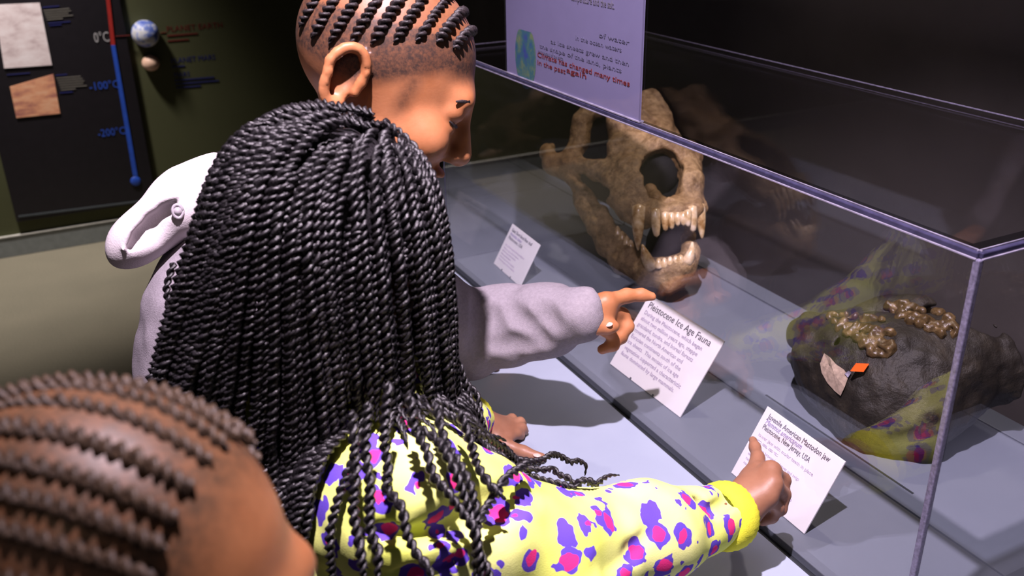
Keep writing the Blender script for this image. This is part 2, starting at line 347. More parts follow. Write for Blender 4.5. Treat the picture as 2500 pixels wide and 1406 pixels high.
wall_quad('thermometer_blue_tube', [(271, 110), (281, 110), (336, 430), (325, 430)], M['blue'], pan, 0.006)
c = wp(331, 442, 0.004); sphere('thermometer_bulb', c, (0.023, 0.006, 0.023), M['blue'], pan)
wall_quad('bottom_rail', [(45, 527), (371, 486), (371, 490), (45, 531)], M['cabinet'], pan, 0.004)
for s, px, py, sz, m, w in (('0°C', 231, 104, 0.062, 'white', 0.062), ('-100°C', 219, 221, 0.050, 'blue', 0.125), ('-200°C', 240, 335, 0.050, 'blue', 0.118)):
    text('scale_number', s, wp(px, py, 0.002), RX, UZ, sz, M[m], pan, width=w)
def lines(px, py, n, wpx, step, mat, parent, name='caption_line', yfun=wp, tilt=-0.16):
    rr = random.Random(px)
    for i in range(n):
        w = wpx * (1 if i < n - 1 else 0.6) * rr.uniform(0.86, 1.0); x = px + i * 2.2; y = py + i * step
        wall_quad(name, [(x, y), (x + w, y + tilt * w * 0.5), (x + w, y + tilt * w * 0.5 + step * 0.32), (x, y + step * 0.32)], mat, parent, 0.003, 0.002)
lines(104, 17, 1, 68, 6, M['dblue'], pan); lines(106, 25, 5, 66, 5.6, M['grey'], pan); lines(118, 56, 2, 56, 5.6, M['dblue'], pan)
lines(136, 183, 1, 50, 6, M['dblue'], pan); lines(138, 190, 6, 66, 5.8, M['grey'], pan); lines(146, 226, 1, 60, 6, M['dblue'], pan)
lines(17, 182, 1, 100, 5, M['dblue'], pan)
# planets and their captions, straight on the olive wall
e = sphere('earth_model', onplane(355, 82, 1, YW - 0.03), 0.060, M['earth'], seg=40); tag(e, 'blue and white earth globe on the olive wall beside the black panel', 'globe')
e = sphere('mars_model', onplane(368, 154, 1, YW - 0.022), (0.039, 0.039, 0.036), M['mars'], seg=32); tag(e, 'small tan mars globe on the olive wall below the earth globe', 'globe')
yp = YW
rt = thing('red_caption', 'dull red caption printed on the olive wall right of the earth globe', 'caption', (-0.12, YW, 0.95))
text('heading', 'PLANET EARTH', wp(407, 78, 0.001), RX, UZ, 0.036, M['redtext'], rt, width=0.25)
lines(408, 86, 1, 128, 10, M['redtext'], rt); lines(409, 99, 1, 88, 9, M['redtext'], rt)
yp = YW - 0.025; wall_quad('pointer_line', [(282, 88), (318, 85.5), (318, 87), (282, 89.5)], M['redtext'], pan, 0.004); yp = YW; wall_quad('pointer_line', [(392, 80), (406, 78.5), (406, 80), (392, 81.5)], M['redtext'], rt, 0.003)
bt = thing('blue_caption', 'dark blue caption printed on the olive wall right of the mars globe', 'caption', (-0.1, YW, 0.78))
text('heading', 'PLANET MARS', wp(418, 155, 0.001), RX, UZ, 0.034, M['dblue'], bt, width=0.2)
lines(420, 162, 1, 60, 8, M['dblue'], bt); text('temperature_note', 'MARS', wp(425, 189, 0.001), RX, UZ, 0.03, M['dblue'], bt, width=0.07)
lines(426, 195, 3, 110, 9, M['dblue'], bt)

# ------------------------------------------------------------------ display table
T = 0.75
tab = thing('display_table', 'long blue-grey exhibit table with jointed boards under the clear case', 'table', (0.1, 0.8, 0))
box('cabinet', (-0.20, -0.22, 0.0), (0.46, 1.98, 0.712), M['cabinet'], tab, 0.004)
box('substrate', (-0.30, -0.30, 0.712), (0.545, 2.06, 0.738), M['gap'], tab, 0.002)
for lo, hi in (((-0.31, -0.31), (-0.009, 2.065)), ((0.008, 0.008), (0.2095, 1.360)), ((0.213, 0.008), (0.5005, 1.360)), ((0.5045, -0.31), (0.55, 2.065)), ((-0.006, -0.31), (0.5015, -0.008)), ((-0.006, 1.364), (0.5015, 1.738)), ((-0.006, 1.743), (0.5015, 2.065))):
    box('deck_board', (lo[0], lo[1], 0.738), (hi[0], hi[1], T), M['ledge' if hi[0] < 0 else 'deck'], tab, 0.0008)

box('inlay_strip', (0.2455, 0.20, T - 0.001), (0.2495, 0.52, T + 0.0004), M['gap'], tab, label='thin dark inlaid strip')

# ------------------------------------------------------------------ clear case
D, L, H = 0.503, 1.358, T + 0.5
case = thing('acrylic_case', 'large clear acrylic display case with polished edges standing on the blue-grey table', 'display case', (0.25, 0.65, T))
th = 0.007
box('front_pane', (0, 0.006, T + .0006), (th, L - 0.006, H - th - 0.001), M['acrylic'], case)
box('end_pane', (th + .001, 0, T + .0006), (D - th - .001, th, H - th - 0.001), M['acrylic'], case)
box('far_end_pane', (th + .001, L - th, T + .0006), (D - th - .001, L, H - th - 0.001), M['acrylic'], case)
box('back_pane', (D - th, 0.006, T + .0006), (D, L - 0.006, H - th - 0.001), M['acrylic'], case)
box('top_pane', (0.006, 0.006, H - th), (D - 0.006, L - 0.006, H), M['acrylic'], case)
def edgebar(p, q, w, mats, dirs):
    p = np.array(p, float); q = np.array(q, float)
    for (off, ww, mt, nm) in mats:
        o = np.array(off); lo = np.minimum(p, q) + o - ww / 2 * np.array(dirs); hi = np.maximum(p, q) + o + ww / 2 * np.array(dirs)
        box(nm, lo, hi, M[mt], case, min(ww * 0.2, 0.0015))
b = 0.0036
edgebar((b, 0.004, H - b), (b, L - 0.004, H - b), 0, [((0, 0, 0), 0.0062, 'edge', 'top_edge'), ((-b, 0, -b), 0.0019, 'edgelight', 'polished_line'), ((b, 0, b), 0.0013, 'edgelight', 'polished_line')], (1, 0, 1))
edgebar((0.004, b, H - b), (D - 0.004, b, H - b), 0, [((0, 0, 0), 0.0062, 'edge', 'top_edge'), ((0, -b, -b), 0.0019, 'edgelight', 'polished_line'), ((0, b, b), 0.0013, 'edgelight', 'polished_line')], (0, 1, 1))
edgebar((D - 0.003, 0.004, H - 0.002), (D - 0.003, L - 0.004, H - 0.002), 0, [((0, 0, 0), 0.002, 'corner', 'back_edge')], (1, 0, 1))
edgebar((0.004, L - 0.003, H - 0.002), (D - 0.004, L - 0.003, H - 0.002), 0, [((0, 0, 0), 0.0028, 'corner', 'far_edge')], (0, 1, 1))
edgebar((b, b, T + .0008), (b, b, H - 0.007), 0, [((0, 0, 0), 0.0075, 'corner', 'corner_edge')], (1, 1, 0))
for x, y in ((D - 0.004, L - 0.004), (0.003, L - 0.004), (D - 0.004, 0.004)):
    edgebar((x, y, T + .0008), (x, y, H - 0.007), 0, [((0, 0, 0), 0.002, 'edge', 'corner_edge')], (1, 1, 0))
box('shadow_band_strip', (0.010, 0.034, H - 0.012), (0.034, L - 0.008, H - 0.0075), M['strip'], case, label='tinted strip added under the lid to throw a shadow band')  # tinted strips added under the lid to throw a shadow band on the table
box('shadow_band_strip', (0.008, 0.008, H - 0.012), (D - 0.008, 0.034, H - 0.0075), M['strip'], case, label='tinted strip added under the lid to throw a shadow band')

# ------------------------------------------------------------------ label cards
def card(label, x, y, w, h, lean, yaw, head, body):
    r = np.array([math.sin(yaw), -math.cos(yaw), 0]); u = np.array([math.cos(yaw) * math.sin(lean), math.sin(yaw) * math.sin(lean), math.cos(lean)])
    o = np.array([x, y, T + 0.0012]); n = np.cross(r, u)
    t = thing('label_card', label, 'sign', tuple(o + r * w / 2), 'label cards in the case')
    quad_slab('card_face', o, r, u, w, h, 0.0028, M['card'], t)
    bk = np.cross(r, (0, 0, 1)) * -1; bk = bk if bk[0] > 0 else -bk
    q = o + r * w * 0.5 - r * 0.025 + u * h * 0.86 - n * 0.0035; foot = o + r * w * 0.5 - r * 0.025 + bk * (h * 0.62); foot[2] = T + 0.001
    quad_slab('easel_leg', foot, r, q - foot, 0.05, np.linalg.norm(q - foot), 0.0015, M['cardback'], t)
    for s in (0.3, 0.62): quad_slab('clip', o + r * w * s - np.array([0, 0, 0.0]) + n * 0.0003, r, u, 0.005, 0.004, 0.0032, M['cardback'], t)
    for s, fx, fy, sz, m, wd in head: text('heading', s, o + r * w * fx + u * h * fy, r, u, sz, M[m], t, width=w * wd if wd else None, shear=0.25 if m == 'violetink' else 0)
    for s, fx, fy, sz, m, wd in body: text('text_line', s, o + r * w * fx + u * h * fy, r, u, sz, M[m], t, width=w * wd if wd else None)
bodyt = ['During the Pleistocene, which began', 'about two million years ago, steppe', 'grassland, tundra, and boreal forests', 'covered the North American and', 'Eurasian continents south of the', 'ice sheets.  This mosaic of ice age', 'vegetation supported a characteristic', 'fauna dominated by large mammals.']
bw = [0.78, 0.77, 0.76, 0.67, 0.69, 0.71, 0.79, 0.75]
card('largest white text card, headed Pleistocene Ice Age Fauna, pointed at by the gray-sleeved arm', 0.0676, 0.744, 0.2136, 0.1487, 0.5944, 0.0148,
     [('Pleistocene Ice Age Fauna', 0.06, 0.855, 0.018, 'ink', 0.83)], [(s, 0.06, 0.765 - 0.083 * i, 0.0108, 'paleink', bw[i]) for i, s in enumerate(bodyt)])
fb = [0.62, 0.55, 0.40, 0.60, 0.66, 0.58, 0.64, 0.52, 0.3]
card('white text card in front of the dark mastodon jaw, pointed at by the yellow-cuffed hand', 0.0456, 0.3659, 0.1606, 0.117, 0.5145, -0.0223,
     [('Juvenile American Mastodon jaw', 0.07, 0.875, 0.012, 'ink', 0.80), ('Mammut americanum', 0.07, 0.80, 0.012, 'violetink', 0.48), ('Pleistocene, New Jersey, USA', 0.07, 0.725, 0.0115, 'ink', 0.62)],
     [('lower jaw with molar teeth in place', 0.07, 0.62, 0.0075, 'faint', 0.72), ('cast', 0.07, 0.55, 0.0075, 'faint', 0.3)] + [('mastodon browsed on leaves and twigs', 0.07, 0.47 - 0.065 * i, 0.0065, 'faint', fb[i]) for i in range(5)])
card('small white text card at the far end of the case, left of the bear skull', 0.0895, 1.2873, 0.15, 0.1041, 0.5008, -0.0534,
     [('Giant Short-faced Bear skull', 0.08, 0.86, 0.011, 'ink', 0.72), ('Arctodus simus', 0.08, 0.77, 0.011, 'violetink', 0.42), ('Pleistocene, USA', 0.08, 0.68, 0.011, 'ink', 0.5)],
     [('one of the largest land predators', 0.08, 0.52, 0.007, 'faint', 0.7)] + [('of the ice age in North America', 0.08, 0.44 - 0.07 * i, 0.0065, 'faint', fb[i] * 0.9) for i in range(5)])

# ------------------------------------------------------------------ sign standing on the lid
sl = onplane(1240, 187, 0, 0.006); sr = onplane(1566, 287, 0, 0.006)
y0, y1 = sl[1], sr[1]; wS = y0 - y1
sg = thing('sign_holder', 'translucent white sign with globe emblem standing on the lid of the clear case', 'sign', (0.006, (y0 + y1) / 2, H))
quad_slab('printed_sheet', (0.0045, y0, H + 0.003), (0, -1, 0), UZ, wS, 0.42, 0.0006, M['signsheet'], sg, 0)
box('sign_foot', (0.0012, y1, H + 0.0004), (0.011, y0, H + 0.003), M['edgelight'], sg, 0.0006)
for yy in (y0, y1): box('acrylic_side', (0.002, yy - 0.0015, H + 0.003), (0.009, yy + 0.0015, H + 0.42), M['acrylic'], sg)
def sp(px, py): p = onplane(px, py, 0, 0.0043); return p
SR = (0, -1, 0)
def sline(s, px, py, wpx, size, mat): 
    p = sp(px, py); q = sp(px + wpx, py + wpx * 0.27); text('sign_line', s, p, SR, UZ, size, M[mat], sg, width=abs(q[1] - p[1]), lift=0.0004)
sline('temperature and the salt.', 1395, 0, 105, 0.016, 'ink')
for s, px, py, w, m in (('of water', 1462, 86, 74, 'signink'), ('in the ocean waters', 1405, 92, 112, 'signink'), ('as ice sheets grew and then', 1345, 101, 190, 'signink'), ('the shape of the land, plants', 1318, 112, 200, 'signink'), ('and animals of the earth', 1315, 125, 60, 'signink')):
    sline(s, px, py + 4, w, 0.0105, m)
sline('Climate has changed many times', 1312, 138, 225, 0.0125, 'redtext'); sline('in the past', 1312, 157, 68, 0.0125, 'redtext'); sline('again', 1383, 176, 48, 0.0125, 'redtext')
g = sp(1283, 138); vs = []
for i in range(32):
    a = 2 * math.pi * i / 32; vs.append((0.0040, g[1] - 0.040 * math.cos(a), g[2] + min(0.058 * math.sin(a), 0.045)))
vs.append((0.0036, g[1], g[2])); link('globe_emblem', mesh_np('globe_emblem', vs, [(i, (i + 1) % 32, 32) for i in range(32)]), M['logo'], sg)

#@SKULL
# ------------------------------------------------------------------ bear skull
def squash(x, y, d): return at(x, y, 1.93 + (d - 1.93) * .68)
def sculpt_skull():
    s = Sdf((0.02, 0.72, T - 0.02), (0.62, 1.50, 1.30), 0.0032); A = squash
    lat = camv(0.93, 0.05, 0.35)
    # brain case, crest and brow
    s.chain([A(1600, 285, 2.30), A(1575, 350, 2.20), A(1570, 420, 2.09)], [0.060, 0.062, 0.050], 0.02)
    s.chain([A(1585, 252, 2.27), A(1612, 246, 2.27), A(1628, 262, 2.26)], [0.028, 0.028, 0.022], 0.02); s.cap(A(1560, 262, 2.28), A(1632, 256, 2.28), 0.026, 0.026, 0.02)
    s.chain([A(1612, 250, 2.28), A(1606, 330, 2.18), A(1590, 370, 2.10)], [0.030, 0.034, 0.030], 0.02)
    s.cap(A(1440, 265, 2.25), A(1580, 262, 2.27), 0.020, 0.024, 0.02)
    # cheek bars around the side opening
    s.chain([A(1440, 262, 2.25), A(1421, 295, 2.24), A(1415, 345, 2.22), A(1398, 375, 2.20)], [0.020, 0.021, 0.022, 0.020], 0.012)
    s.chain([A(1495, 268, 2.22), A(1506, 310, 2.17), A(1512, 360, 2.13), A(1508, 405, 2.10)], [0.016, 0.020, 0.024, 0.026], 0.015)
    s.cap(A(1545, 310, 2.2), A(1540, 400, 2.1), 0.04, 0.04, 0.02)
    s.chain([A(1338, 374, 2.26), A(1352, 398, 2.23), A(1400, 400, 2.17), A(1450, 412, 2.12), A(1500, 428, 2.07), A(1545, 445, 2.03)], [0.019, 0.022, 0.020, 0.020, 0.026, 0.032], 0.014)
    s.cap(A(1336, 370, 2.27), A(1345, 362, 2.29), 0.016, 0.014, 0.008)
    s.chain([A(1345, 405, 2.22), A(1395, 432, 2.17), A(1420, 455, 2.13)], [0.016, 0.016, 0.012], 0.012)
    s.ell(A(1467, 338, 2.17), (0.017, 0.046, 0.07), [camv(1, 0.12, 0), camv(-0.12, 1, 0), camv(0, 0, 1)], 0.006, True)
    # muzzle
    s.chain([A(1545, 430, 2.05), A(1560, 480, 2.0), A(1580, 515, 1.965)], [0.050, 0.045, 0.036], 0.02)
    s.chain([A(1668, 395, 2.08), A(1676, 445, 2.02), A(1690, 500, 1.975)], [0.032, 0.034, 0.027], 0.02)
    s.chain([A(1570, 385, 2.07), A(1605, 362, 2.07), A(1650, 372, 2.07), A(1672, 410, 2.06)], [0.028, 0.026, 0.024, 0.022], 0.015)
    s.chain([A(1560, 510, 1.96), A(1600, 521, 1.93), A(1650, 522, 1.925), A(1692, 512, 1.94), A(1712, 510, 1.96)], [0.024, 0.021, 0.019, 0.019, 0.014], 0.014)
    s.chain([A(1555, 495, 1.97), A(1620, 505, 1.96), A(1690, 495, 1.97)], [0.024, 0.020, 0.020], 0.015)
    s.cap(A(1500, 455, 2.05), A(1535, 500, 1.98), 0.03, 0.03, 0.02)
    s.chain([A(1693, 335, 2.20), A(1690, 375, 2.12), A(1683, 410, 2.06)], [0.018, 0.024, 0.024], 0.012)
    s.cap(A(1650, 345, 2.2), A(1697, 318, 2.24), 0.022, 0.014, 0.015)
    # nasal opening with its bony floor plate
    ax = [camv(1, 0.30, 0), camv(-0.30, 1, 0), camv(0, 0, 1)]
    s.ell(A(1607, 436, 2.03), (0.048, 0.066, 0.105), ax, 0.006, True)
    s.cap(A(1590, 462, 2.06), A(1612, 500, 2.00), 0.013, 0.016, 0.006); s.cap(A(1612, 486, 2.03), A(1640, 508, 1.985), 0.010, 0.012, 0.006)
    # infraorbital hole and hollow of the cheek
    s.ell(A(1512, 430, 2.04), (0.016, 0.008, 0.018), None, 0.005, True)
    s.ell(A(1475, 475, 2.08), (0.045, 0.014, 0.05), [camv(1, 0.45, 0), camv(-0.45, 1, 0), camv(0, 0, 1)], 0.01, True)
    # upper tooth row bone
    s.chain([A(1500, 490, 2.04), A(1530, 515, 2.0), A(1556, 525, 1.965)], [0.015, 0.018, 0.016], 0.01)
    # mandible
    s.chain([A(1402, 440, 2.20), A(1428, 490, 2.15), A(1462, 550, 2.09)], [0.014, 0.024, 0.026], 0.012)
    s.chain([A(1460, 530, 2.10), A(1488, 590, 2.06), A(1530, 635, 2.01), A(1580, 668, 1.965), A(1635, 672, 1.94), A(1672, 650, 1.945), A(1684, 615, 1.97), A(1676, 560, 2.12)], [0.022, 0.030, 0.030, 0.026, 0.025, 0.022, 0.017, 0.016], 0.016)
    s.chain([A(1466, 520, 2.09), A(1500, 575, 2.05), A(1542, 618, 2.0)], [0.012, 0.016, 0.018], 0.014)
    s.chain([A(1590, 655, 1.95), A(1630, 655, 1.935), A(1675, 638, 1.945)], [0.020, 0.020, 0.018], 0.014)
    s.chain([A(1570, 672, 1.97), A(1625, 690, 1.95), A(1670, 668, 1.96)], [0.016, 0.015, 0.016], 0.016)
    s.rough(0.0045, 30, 1); s.rough(0.0024, 80, 2)
    s.half(2, T + 0.003, -1); s.half(0, 0.492, 1)
    return s.mesh('skull')
sk = thing('bear_skull', 'large brown fossil bear skull with open jaws and long canines inside the case', 'skull', tuple(PZ(1600, 690, T)))
link('bone', sculpt_skull(), M['bone'], sk)
def tooth(p0, p1, p2, r0, r1, r2, flat=0.8):
    pts = [np.array(p) for p in (p0, p1, p2)]; n = 9; path = []; rad = []
    for i in range(n):
        t = i / (n - 1); path.append((1-t)**2 * pts[0] + 2*t*(1-t) * pts[1] + t*t * pts[2]); rad.append(((1-t)**2 * r0 + 2*t*(1-t) * r1 + t*t * r2))
    return tube(path, rad, 10)
def tube(path, rad, seg=8, closed_ends=True):
    path = np.asarray(path, float); n = len(path); tan = np.gradient(path, axis=0); tan /= np.linalg.norm(tan, axis=1, keepdims=True) + 1e-12
    ref = np.array([0.31, 0.2, 0.93]); a = np.cross(tan, ref); a /= np.linalg.norm(a, axis=1, keepdims=True) + 1e-12; b = np.cross(tan, a)
    th = np.linspace(0, 2 * np.pi, seg, endpoint=False); rad = np.broadcast_to(np.asarray(rad, float), (n,))
    v = path[:, None] + rad[:, None, None] * (a[:, None] * np.cos(th)[None, :, None] + b[:, None] * np.sin(th)[None, :, None])
    v = v.reshape(-1, 3); i, j = np.meshgrid(np.arange(n - 1), np.arange(seg), indexing='ij'); j2 = (j + 1) % seg
    f = np.stack([i*seg + j, i*seg + j2, (i+1)*seg + j2, (i+1)*seg + j], -1).reshape(-1, 4)
    c0, c1 = len(v), len(v) + 1; v = np.vstack([v, path[0] - tan[0] * rad[0] * 0.5, path[-1] + tan[-1] * rad[-1] * 0.8])
    jj = np.arange(seg); k = (jj + 1) % seg
    f = np.vstack([f, np.stack([k, jj, np.full(seg, c0), np.full(seg, c0)], -1), np.stack([(n-1)*seg + jj, (n-1)*seg + k, np.full(seg, c1), np.full(seg, c1)], -1)])
    return v, f
def put_tube(name, path, rad, mat, parent, seg=8):
    v, f = tube(path, rad, seg); tri = f[:, 2] == f[:, 3]
    bm = mesh_np(name, v, f[~tri]); m2 = bm
    me = bpy.data.meshes.new(name); me.from_pydata([tuple(x) for x in v], [], [tuple(q) for q in f[~tri]] + [tuple(q[:3]) for q in f[tri]]); bpy.data.meshes.remove(bm)
    me.polygons.foreach_set('use_smooth', [True] * len(me.polygons)); return link(name, me, mat, parent)
def put_tooth(p0, p1, p2, r0, r1, r2):
    p0, p1, p2 = [p + unit(CAM - p) * .011 for p in (p0, p1, p2)]
    n = 9; path = []; rad = []
    for i in range(n):
        t = i / (n - 1); path.append((1-t)**2 * p0 + 2*t*(1-t) * p1 + t*t * p2); rad.append((1-t)**2 * r0 + 2*t*(1-t) * r1 + t*t * r2)
    return put_tube('tooth', path, rad, M['tooth'], sk, 10)
A = squash
put_tooth(A(1560, 505, 1.935), A(1556, 560, 1.925), A(1558, 610, 1.93), 0.0145, 0.016, 0.002)
put_tooth(A(1600, 512, 1.915), A(1601, 550, 1.905), A(1603, 574, 1.91), 0.010, 0.0115, 0.006)
put_tooth(A(1708, 500, 1.95), A(1712, 545, 1.945), A(1714, 580, 1.95), 0.0115, 0.012, 0.003)
put_tooth(A(1690, 505, 1.93), A(1691, 540, 1.925), A(1692, 562, 1.93), 0.0105, 0.011, 0.006)
for x, y0_, y1_, r in ((1624, 520, 560, 0.0085), (1639, 522, 556, 0.0075), (1654, 521, 549, 0.007), (1668, 520, 548, 0.0075), (1679, 515, 550, 0.008)):
    put_tooth(A(x, y0_, 1.912), A(x, (y0_ + y1_) / 2, 1.905), A(x + 1, y1_, 1.908), r, r * 1.1, r * 0.6)
put_tooth(A(1590, 652, 1.94), A(1576, 628, 1.92), A(1568, 598, 1.92), 0.0145, 0.013, 0.003)
put_tooth(A(1676, 640, 1.935), A(1690, 622, 1.925), A(1690, 592, 1.93), 0.0125, 0.012, 0.003)
for x, y, r in ((1608, 641, 0.008), (1622, 640, 0.007), (1636, 637, 0.007), (1650, 634, 0.007), (1662, 632, 0.007)):
    put_tooth(A(x, y + 12, 1.928), A(x, y + 2, 1.924), A(x, y - 8, 1.926), r, r, r * 0.6)
for x, y, d in ((1503, 505, 2.03), (1513, 515, 2.015), (1524, 523, 2.0), (1535, 530, 1.985)):
    put_tooth(A(x, y - 12, d), A(x, y, d), A(x, y + 8, d), 0.008, 0.008, 0.003)
for x, y, d in ((1508, 562, 2.04), (1519, 574, 2.025), (1530, 586, 2.01), (1540, 596, 1.995)):
    put_tooth(A(x, y + 12, d), A(x, y, d), A(x, y - 9, d), 0.009, 0.008, 0.003)

sphere('nasal_shade_fill', squash(1612, 425, 2.115), (0.046, 0.040, 0.046), M['shadefill'], sk, 20); c = squash(1630, 602, 2.12); sphere('mouth_shade_fill', c, (0.052, 0.045, c[2] - T - .0015), M['shadefill'], sk, 20)  # black fills added in nose and mouth, painting the shade inside

# ------------------------------------------------------------------ mastodon jaw
A = at
def sculpt_jaw():
    s = Sdf((0.1, 0.02, T - 0.02), (0.49, 0.75, 1.10), 0.003)
    s.ell(A(2000, 830, 1.64), (0.045, 0.042, 0.04), None, 0.02)
    s.cap(A(1985, 815, 1.66), A(1968, 820, 1.67), 0.036, 0.034, 0.015)
    s.chain([A(2030, 870, 1.57), A(2100, 900, 1.53), A(2200, 930, 1.49), A(2300, 900, 1.48)], [0.070, 0.088, 0.105, 0.090], 0.03)
    s.chain([A(2060, 940, 1.53), A(2150, 1000, 1.47), A(2230, 1010, 1.43)], [0.05, 0.062, 0.055], 0.03)
    s.chain([A(2060, 820, 1.60), A(2160, 790, 1.60), A(2250, 800, 1.57), A(2310, 850, 1.52)], [0.040, 0.045, 0.050, 0.048], 0.02)
    s.chain([A(2330, 860, 1.5), A(2420, 880, 1.48), A(2500, 900, 1.46)], [0.06, 0.055, 0.045], 0.03)
    s.ell(A(2060, 862, 1.50), (0.018, 0.030, 0.03), [camv(1, -0.5, 0), camv(0.5, 1, 0), camv(0, 0, 1)], 0.008, True)
    s.ell(A(2345, 790, 1.50), (0.05, 0.02, 0.10), [camv(1, 0.5, 0), camv(-0.5, 1, 0), camv(0, 0, 1)], 0.01, True)
    s.rough(0.006, 22, 3); s.rough(0.003, 60, 4)
    s.half(2, T + 0.0015, -1); s.half(0, 0.487, 1)
    return s
sj = sculpt_jaw()
jw = thing('mastodon_jaw', 'dark brown mastodon jaw with ridged molars and an orange sticker inside the case', 'fossil', tuple(PZ(2120, 1010, T)))
link('jaw_bone', sj.mesh('jaw_bone'), M['jaw'], jw)
def surf(px, py, lift=0.0, s=None):      # first point of the sculpt along the line of sight
    s = s or sj; r = RW @ np.array([px - 1250.0, py - 703.0, FPX]); r /= FPX
    d = np.arange(0.7, 2.4, 0.0015); p = CAM + d[:, None] * r
    v, _ = s.val(p); i = np.argmax(v < 0.0005)
    return CAM + r * (d[i] - lift)
def molar(name, rows, label):
    s = Sdf(np.array(surf(*rows[0][0])) - 0.16, np.array(surf(*rows[0][0])) + 0.16, 0.0025); rr = random.Random(5)
    for (px, py), n, (dx, dy), r in rows:
        for i in range(n):
            p = surf(px + dx * i + rr.uniform(-4, 4), py + dy * i + rr.uniform(-4, 4), 0.002)
            s.ell(p, (r * rr.uniform(0.8, 1.2), r * rr.uniform(0.8, 1.2), r * rr.uniform(0.9, 1.4)), None, 0.004)
    s.rough(0.0036, 120, 6); return link(name, s.mesh(name), M['molar'], jw, label)
molar('molar', [((2026, 772), 11, (13, 1), 0.006), ((2036, 784), 11, (14, 3), 0.007), ((2052, 798), 10, (13, 5), 0.007), ((2072, 812), 9, (12, 5), 0.0075), ((2095, 828), 8, (11, 3), 0.007), ((2110, 842), 7, (11, 2), 0.007), ((2122, 862), 5, (11, 0), 0.0075)], None)
molar('molar', [((2170, 745), 11, (13, 2), 0.0075), ((2182, 758), 11, (13, 4), 0.008), ((2200, 774), 9, (13, 5), 0.0075), ((2316, 782), 4, (8, 14), 0.009)], None)
def patch(name, pts, mat, lift=0.0025, s=None, par=None):
    v = [surf(px, py, lift, s) for px, py in pts]; c = surf(sum(p[0] for p in pts) / len(pts), sum(p[1] for p in pts) / len(pts), lift, s); n = len(v); back = [p + (CAM - p) * -0.006 for p in v]
    vv = v + [c] + back; f = [(i, (i + 1) % n, n) for i in range(n)]
    me = bpy.data.meshes.new(name); me.from_pydata([tuple(x) for x in vv], [], f + [(i, n + 1 + i, n + 1 + (i + 1) % n, (i + 1) % n) for i in range(n)]); return link(name, me, M[mat], par or jw)
patch('broken_face', [(2012, 862), (2026, 872), (2042, 890), (2060, 902), (2072, 918), (2062, 945), (2052, 966), (2038, 955), (2020, 935), (2006, 910), (2002, 888)], 'tan', 0.004)
patch('broken_face', [(2062, 912), (2072, 905), (2078, 910), (2070, 922)], 'edgelight', 0.006)
pc = [surf(px, py) for px, py in ((2078, 906), (2108, 908), (2122, 888), (2092, 887))]; md = max(np.dot(CAM - p, RW[:, 2]) for p in pc)
quad = [at(px, py, -md - 0.006) for px, py in ((2078, 906), (2108, 908), (2122, 888), (2092, 887))]
link('orange_sticker', mesh_np('orange_sticker', quad + [q + RW[:, 2] * 0.004 for q in quad], [(0, 1, 2, 3), (7, 6, 5, 4), (1, 0, 4, 5), (2, 1, 5, 6), (3, 2, 6, 7), (0, 3, 7, 4)], False), M['orange'], jw, 'bright orange square sticker')

#@PEOPLE
# ------------------------------------------------------------------ people
def frame(f, u):         # rows: forward, left, up
    f = unit(f); u = np.asarray(u, float); u = unit(u - f * (u @ f)); return np.array([f, np.cross(u, f), u])
def loc2w(c, F, k): return lambda f, l, u: np.asarray(c) + k * (f * F[0] + l * F[1] + u * F[2])
def head(s, c, F, k, ear=True, nose=1.0, ef=-.008):
    p = loc2w(c, F, k); E = lambda q, r, kk=0.02, cut=False: s.ell(q, [x * k for x in r], F, kk * k, cut)
    E(p(-.012, 0, .030), (.100, .078, .088), .01); E(p(.036, 0, -.035), (.062, .060, .082), .03)
    s.chain([p(.03, .050, -.070), p(.070, .024, -.102), p(.082, 0, -.108), p(.070, -.024, -.102), p(.03, -.050, -.070)], [.022*k, .020*k, .019*k, .020*k, .022*k], .02*k)
    s.cap(p(.084, -.030, .020), p(.084, .030, .020), .014*k, None, .02*k)
    s.cap(p(.094, 0, .004), p(.112*nose, 0, -.034), .010*k, .0145*k, .012*k)
    for m in (-1, 1):
        E(p(.102, m*.014, -.038), (.012, .010, .009), .008); E(p(.066, m*.044, -.034), (.028, .024, .026), .02)
        E(p(.100, m*.033, .000), (.018, .018, .012), .012, True)
        if ear:
            ex = lambda a, b, o=0: p(ef + a, m * (.079 + o), -.012 + b)
            th = np.radians(np.linspace(5, 285, 15)); ring = [ex(.019 * math.cos(t) * (1 if math.sin(t) > 0 else .8), .031 * math.sin(t), .013 * (.5 - .5 * math.cos(t)) + .002) for t in th]
            E(ex(-.001, .000, -.002), (.018, .007, .029), .006); s.chain(ring, [.0052*k] * 15, .003*k)
            E(ex(.003, .001, .008), (.0125, .009, .0185), .004, True); s.cap(ex(.006, -.028, .002), ex(.002, -.030, .003), .0075*k, None, .006*k)
            s.cap(ex(.017, .002, .002), ex(.017, -.010, .003), .005*k, None, .004*k)
    for m in (-1, 1): E(p(.079, m*.033, .006), (.0165, .017, .0125), .006); E(p(.079, m*.033, -.011), (.0145, .015, .008), .006)
    E(p(.096, 0, -.064), (.014, .024, .0065), .008); E(p(.092, 0, -.078), (.014, .021, .0075), .008); E(p(.108, 0, -.0705), (.010, .022, .0018), .004, True)
    return p
def eyes(p, F, k, par):
    for m in (-1, 1):
        c = p(.0785, m*.033, -.003); o = sphere('eye', c, .0115*k, M['eyewhite'], par, 16)
        sphere('iris', c + F[0] * .0075*k, .0062*k, M['iris'], o, 12)
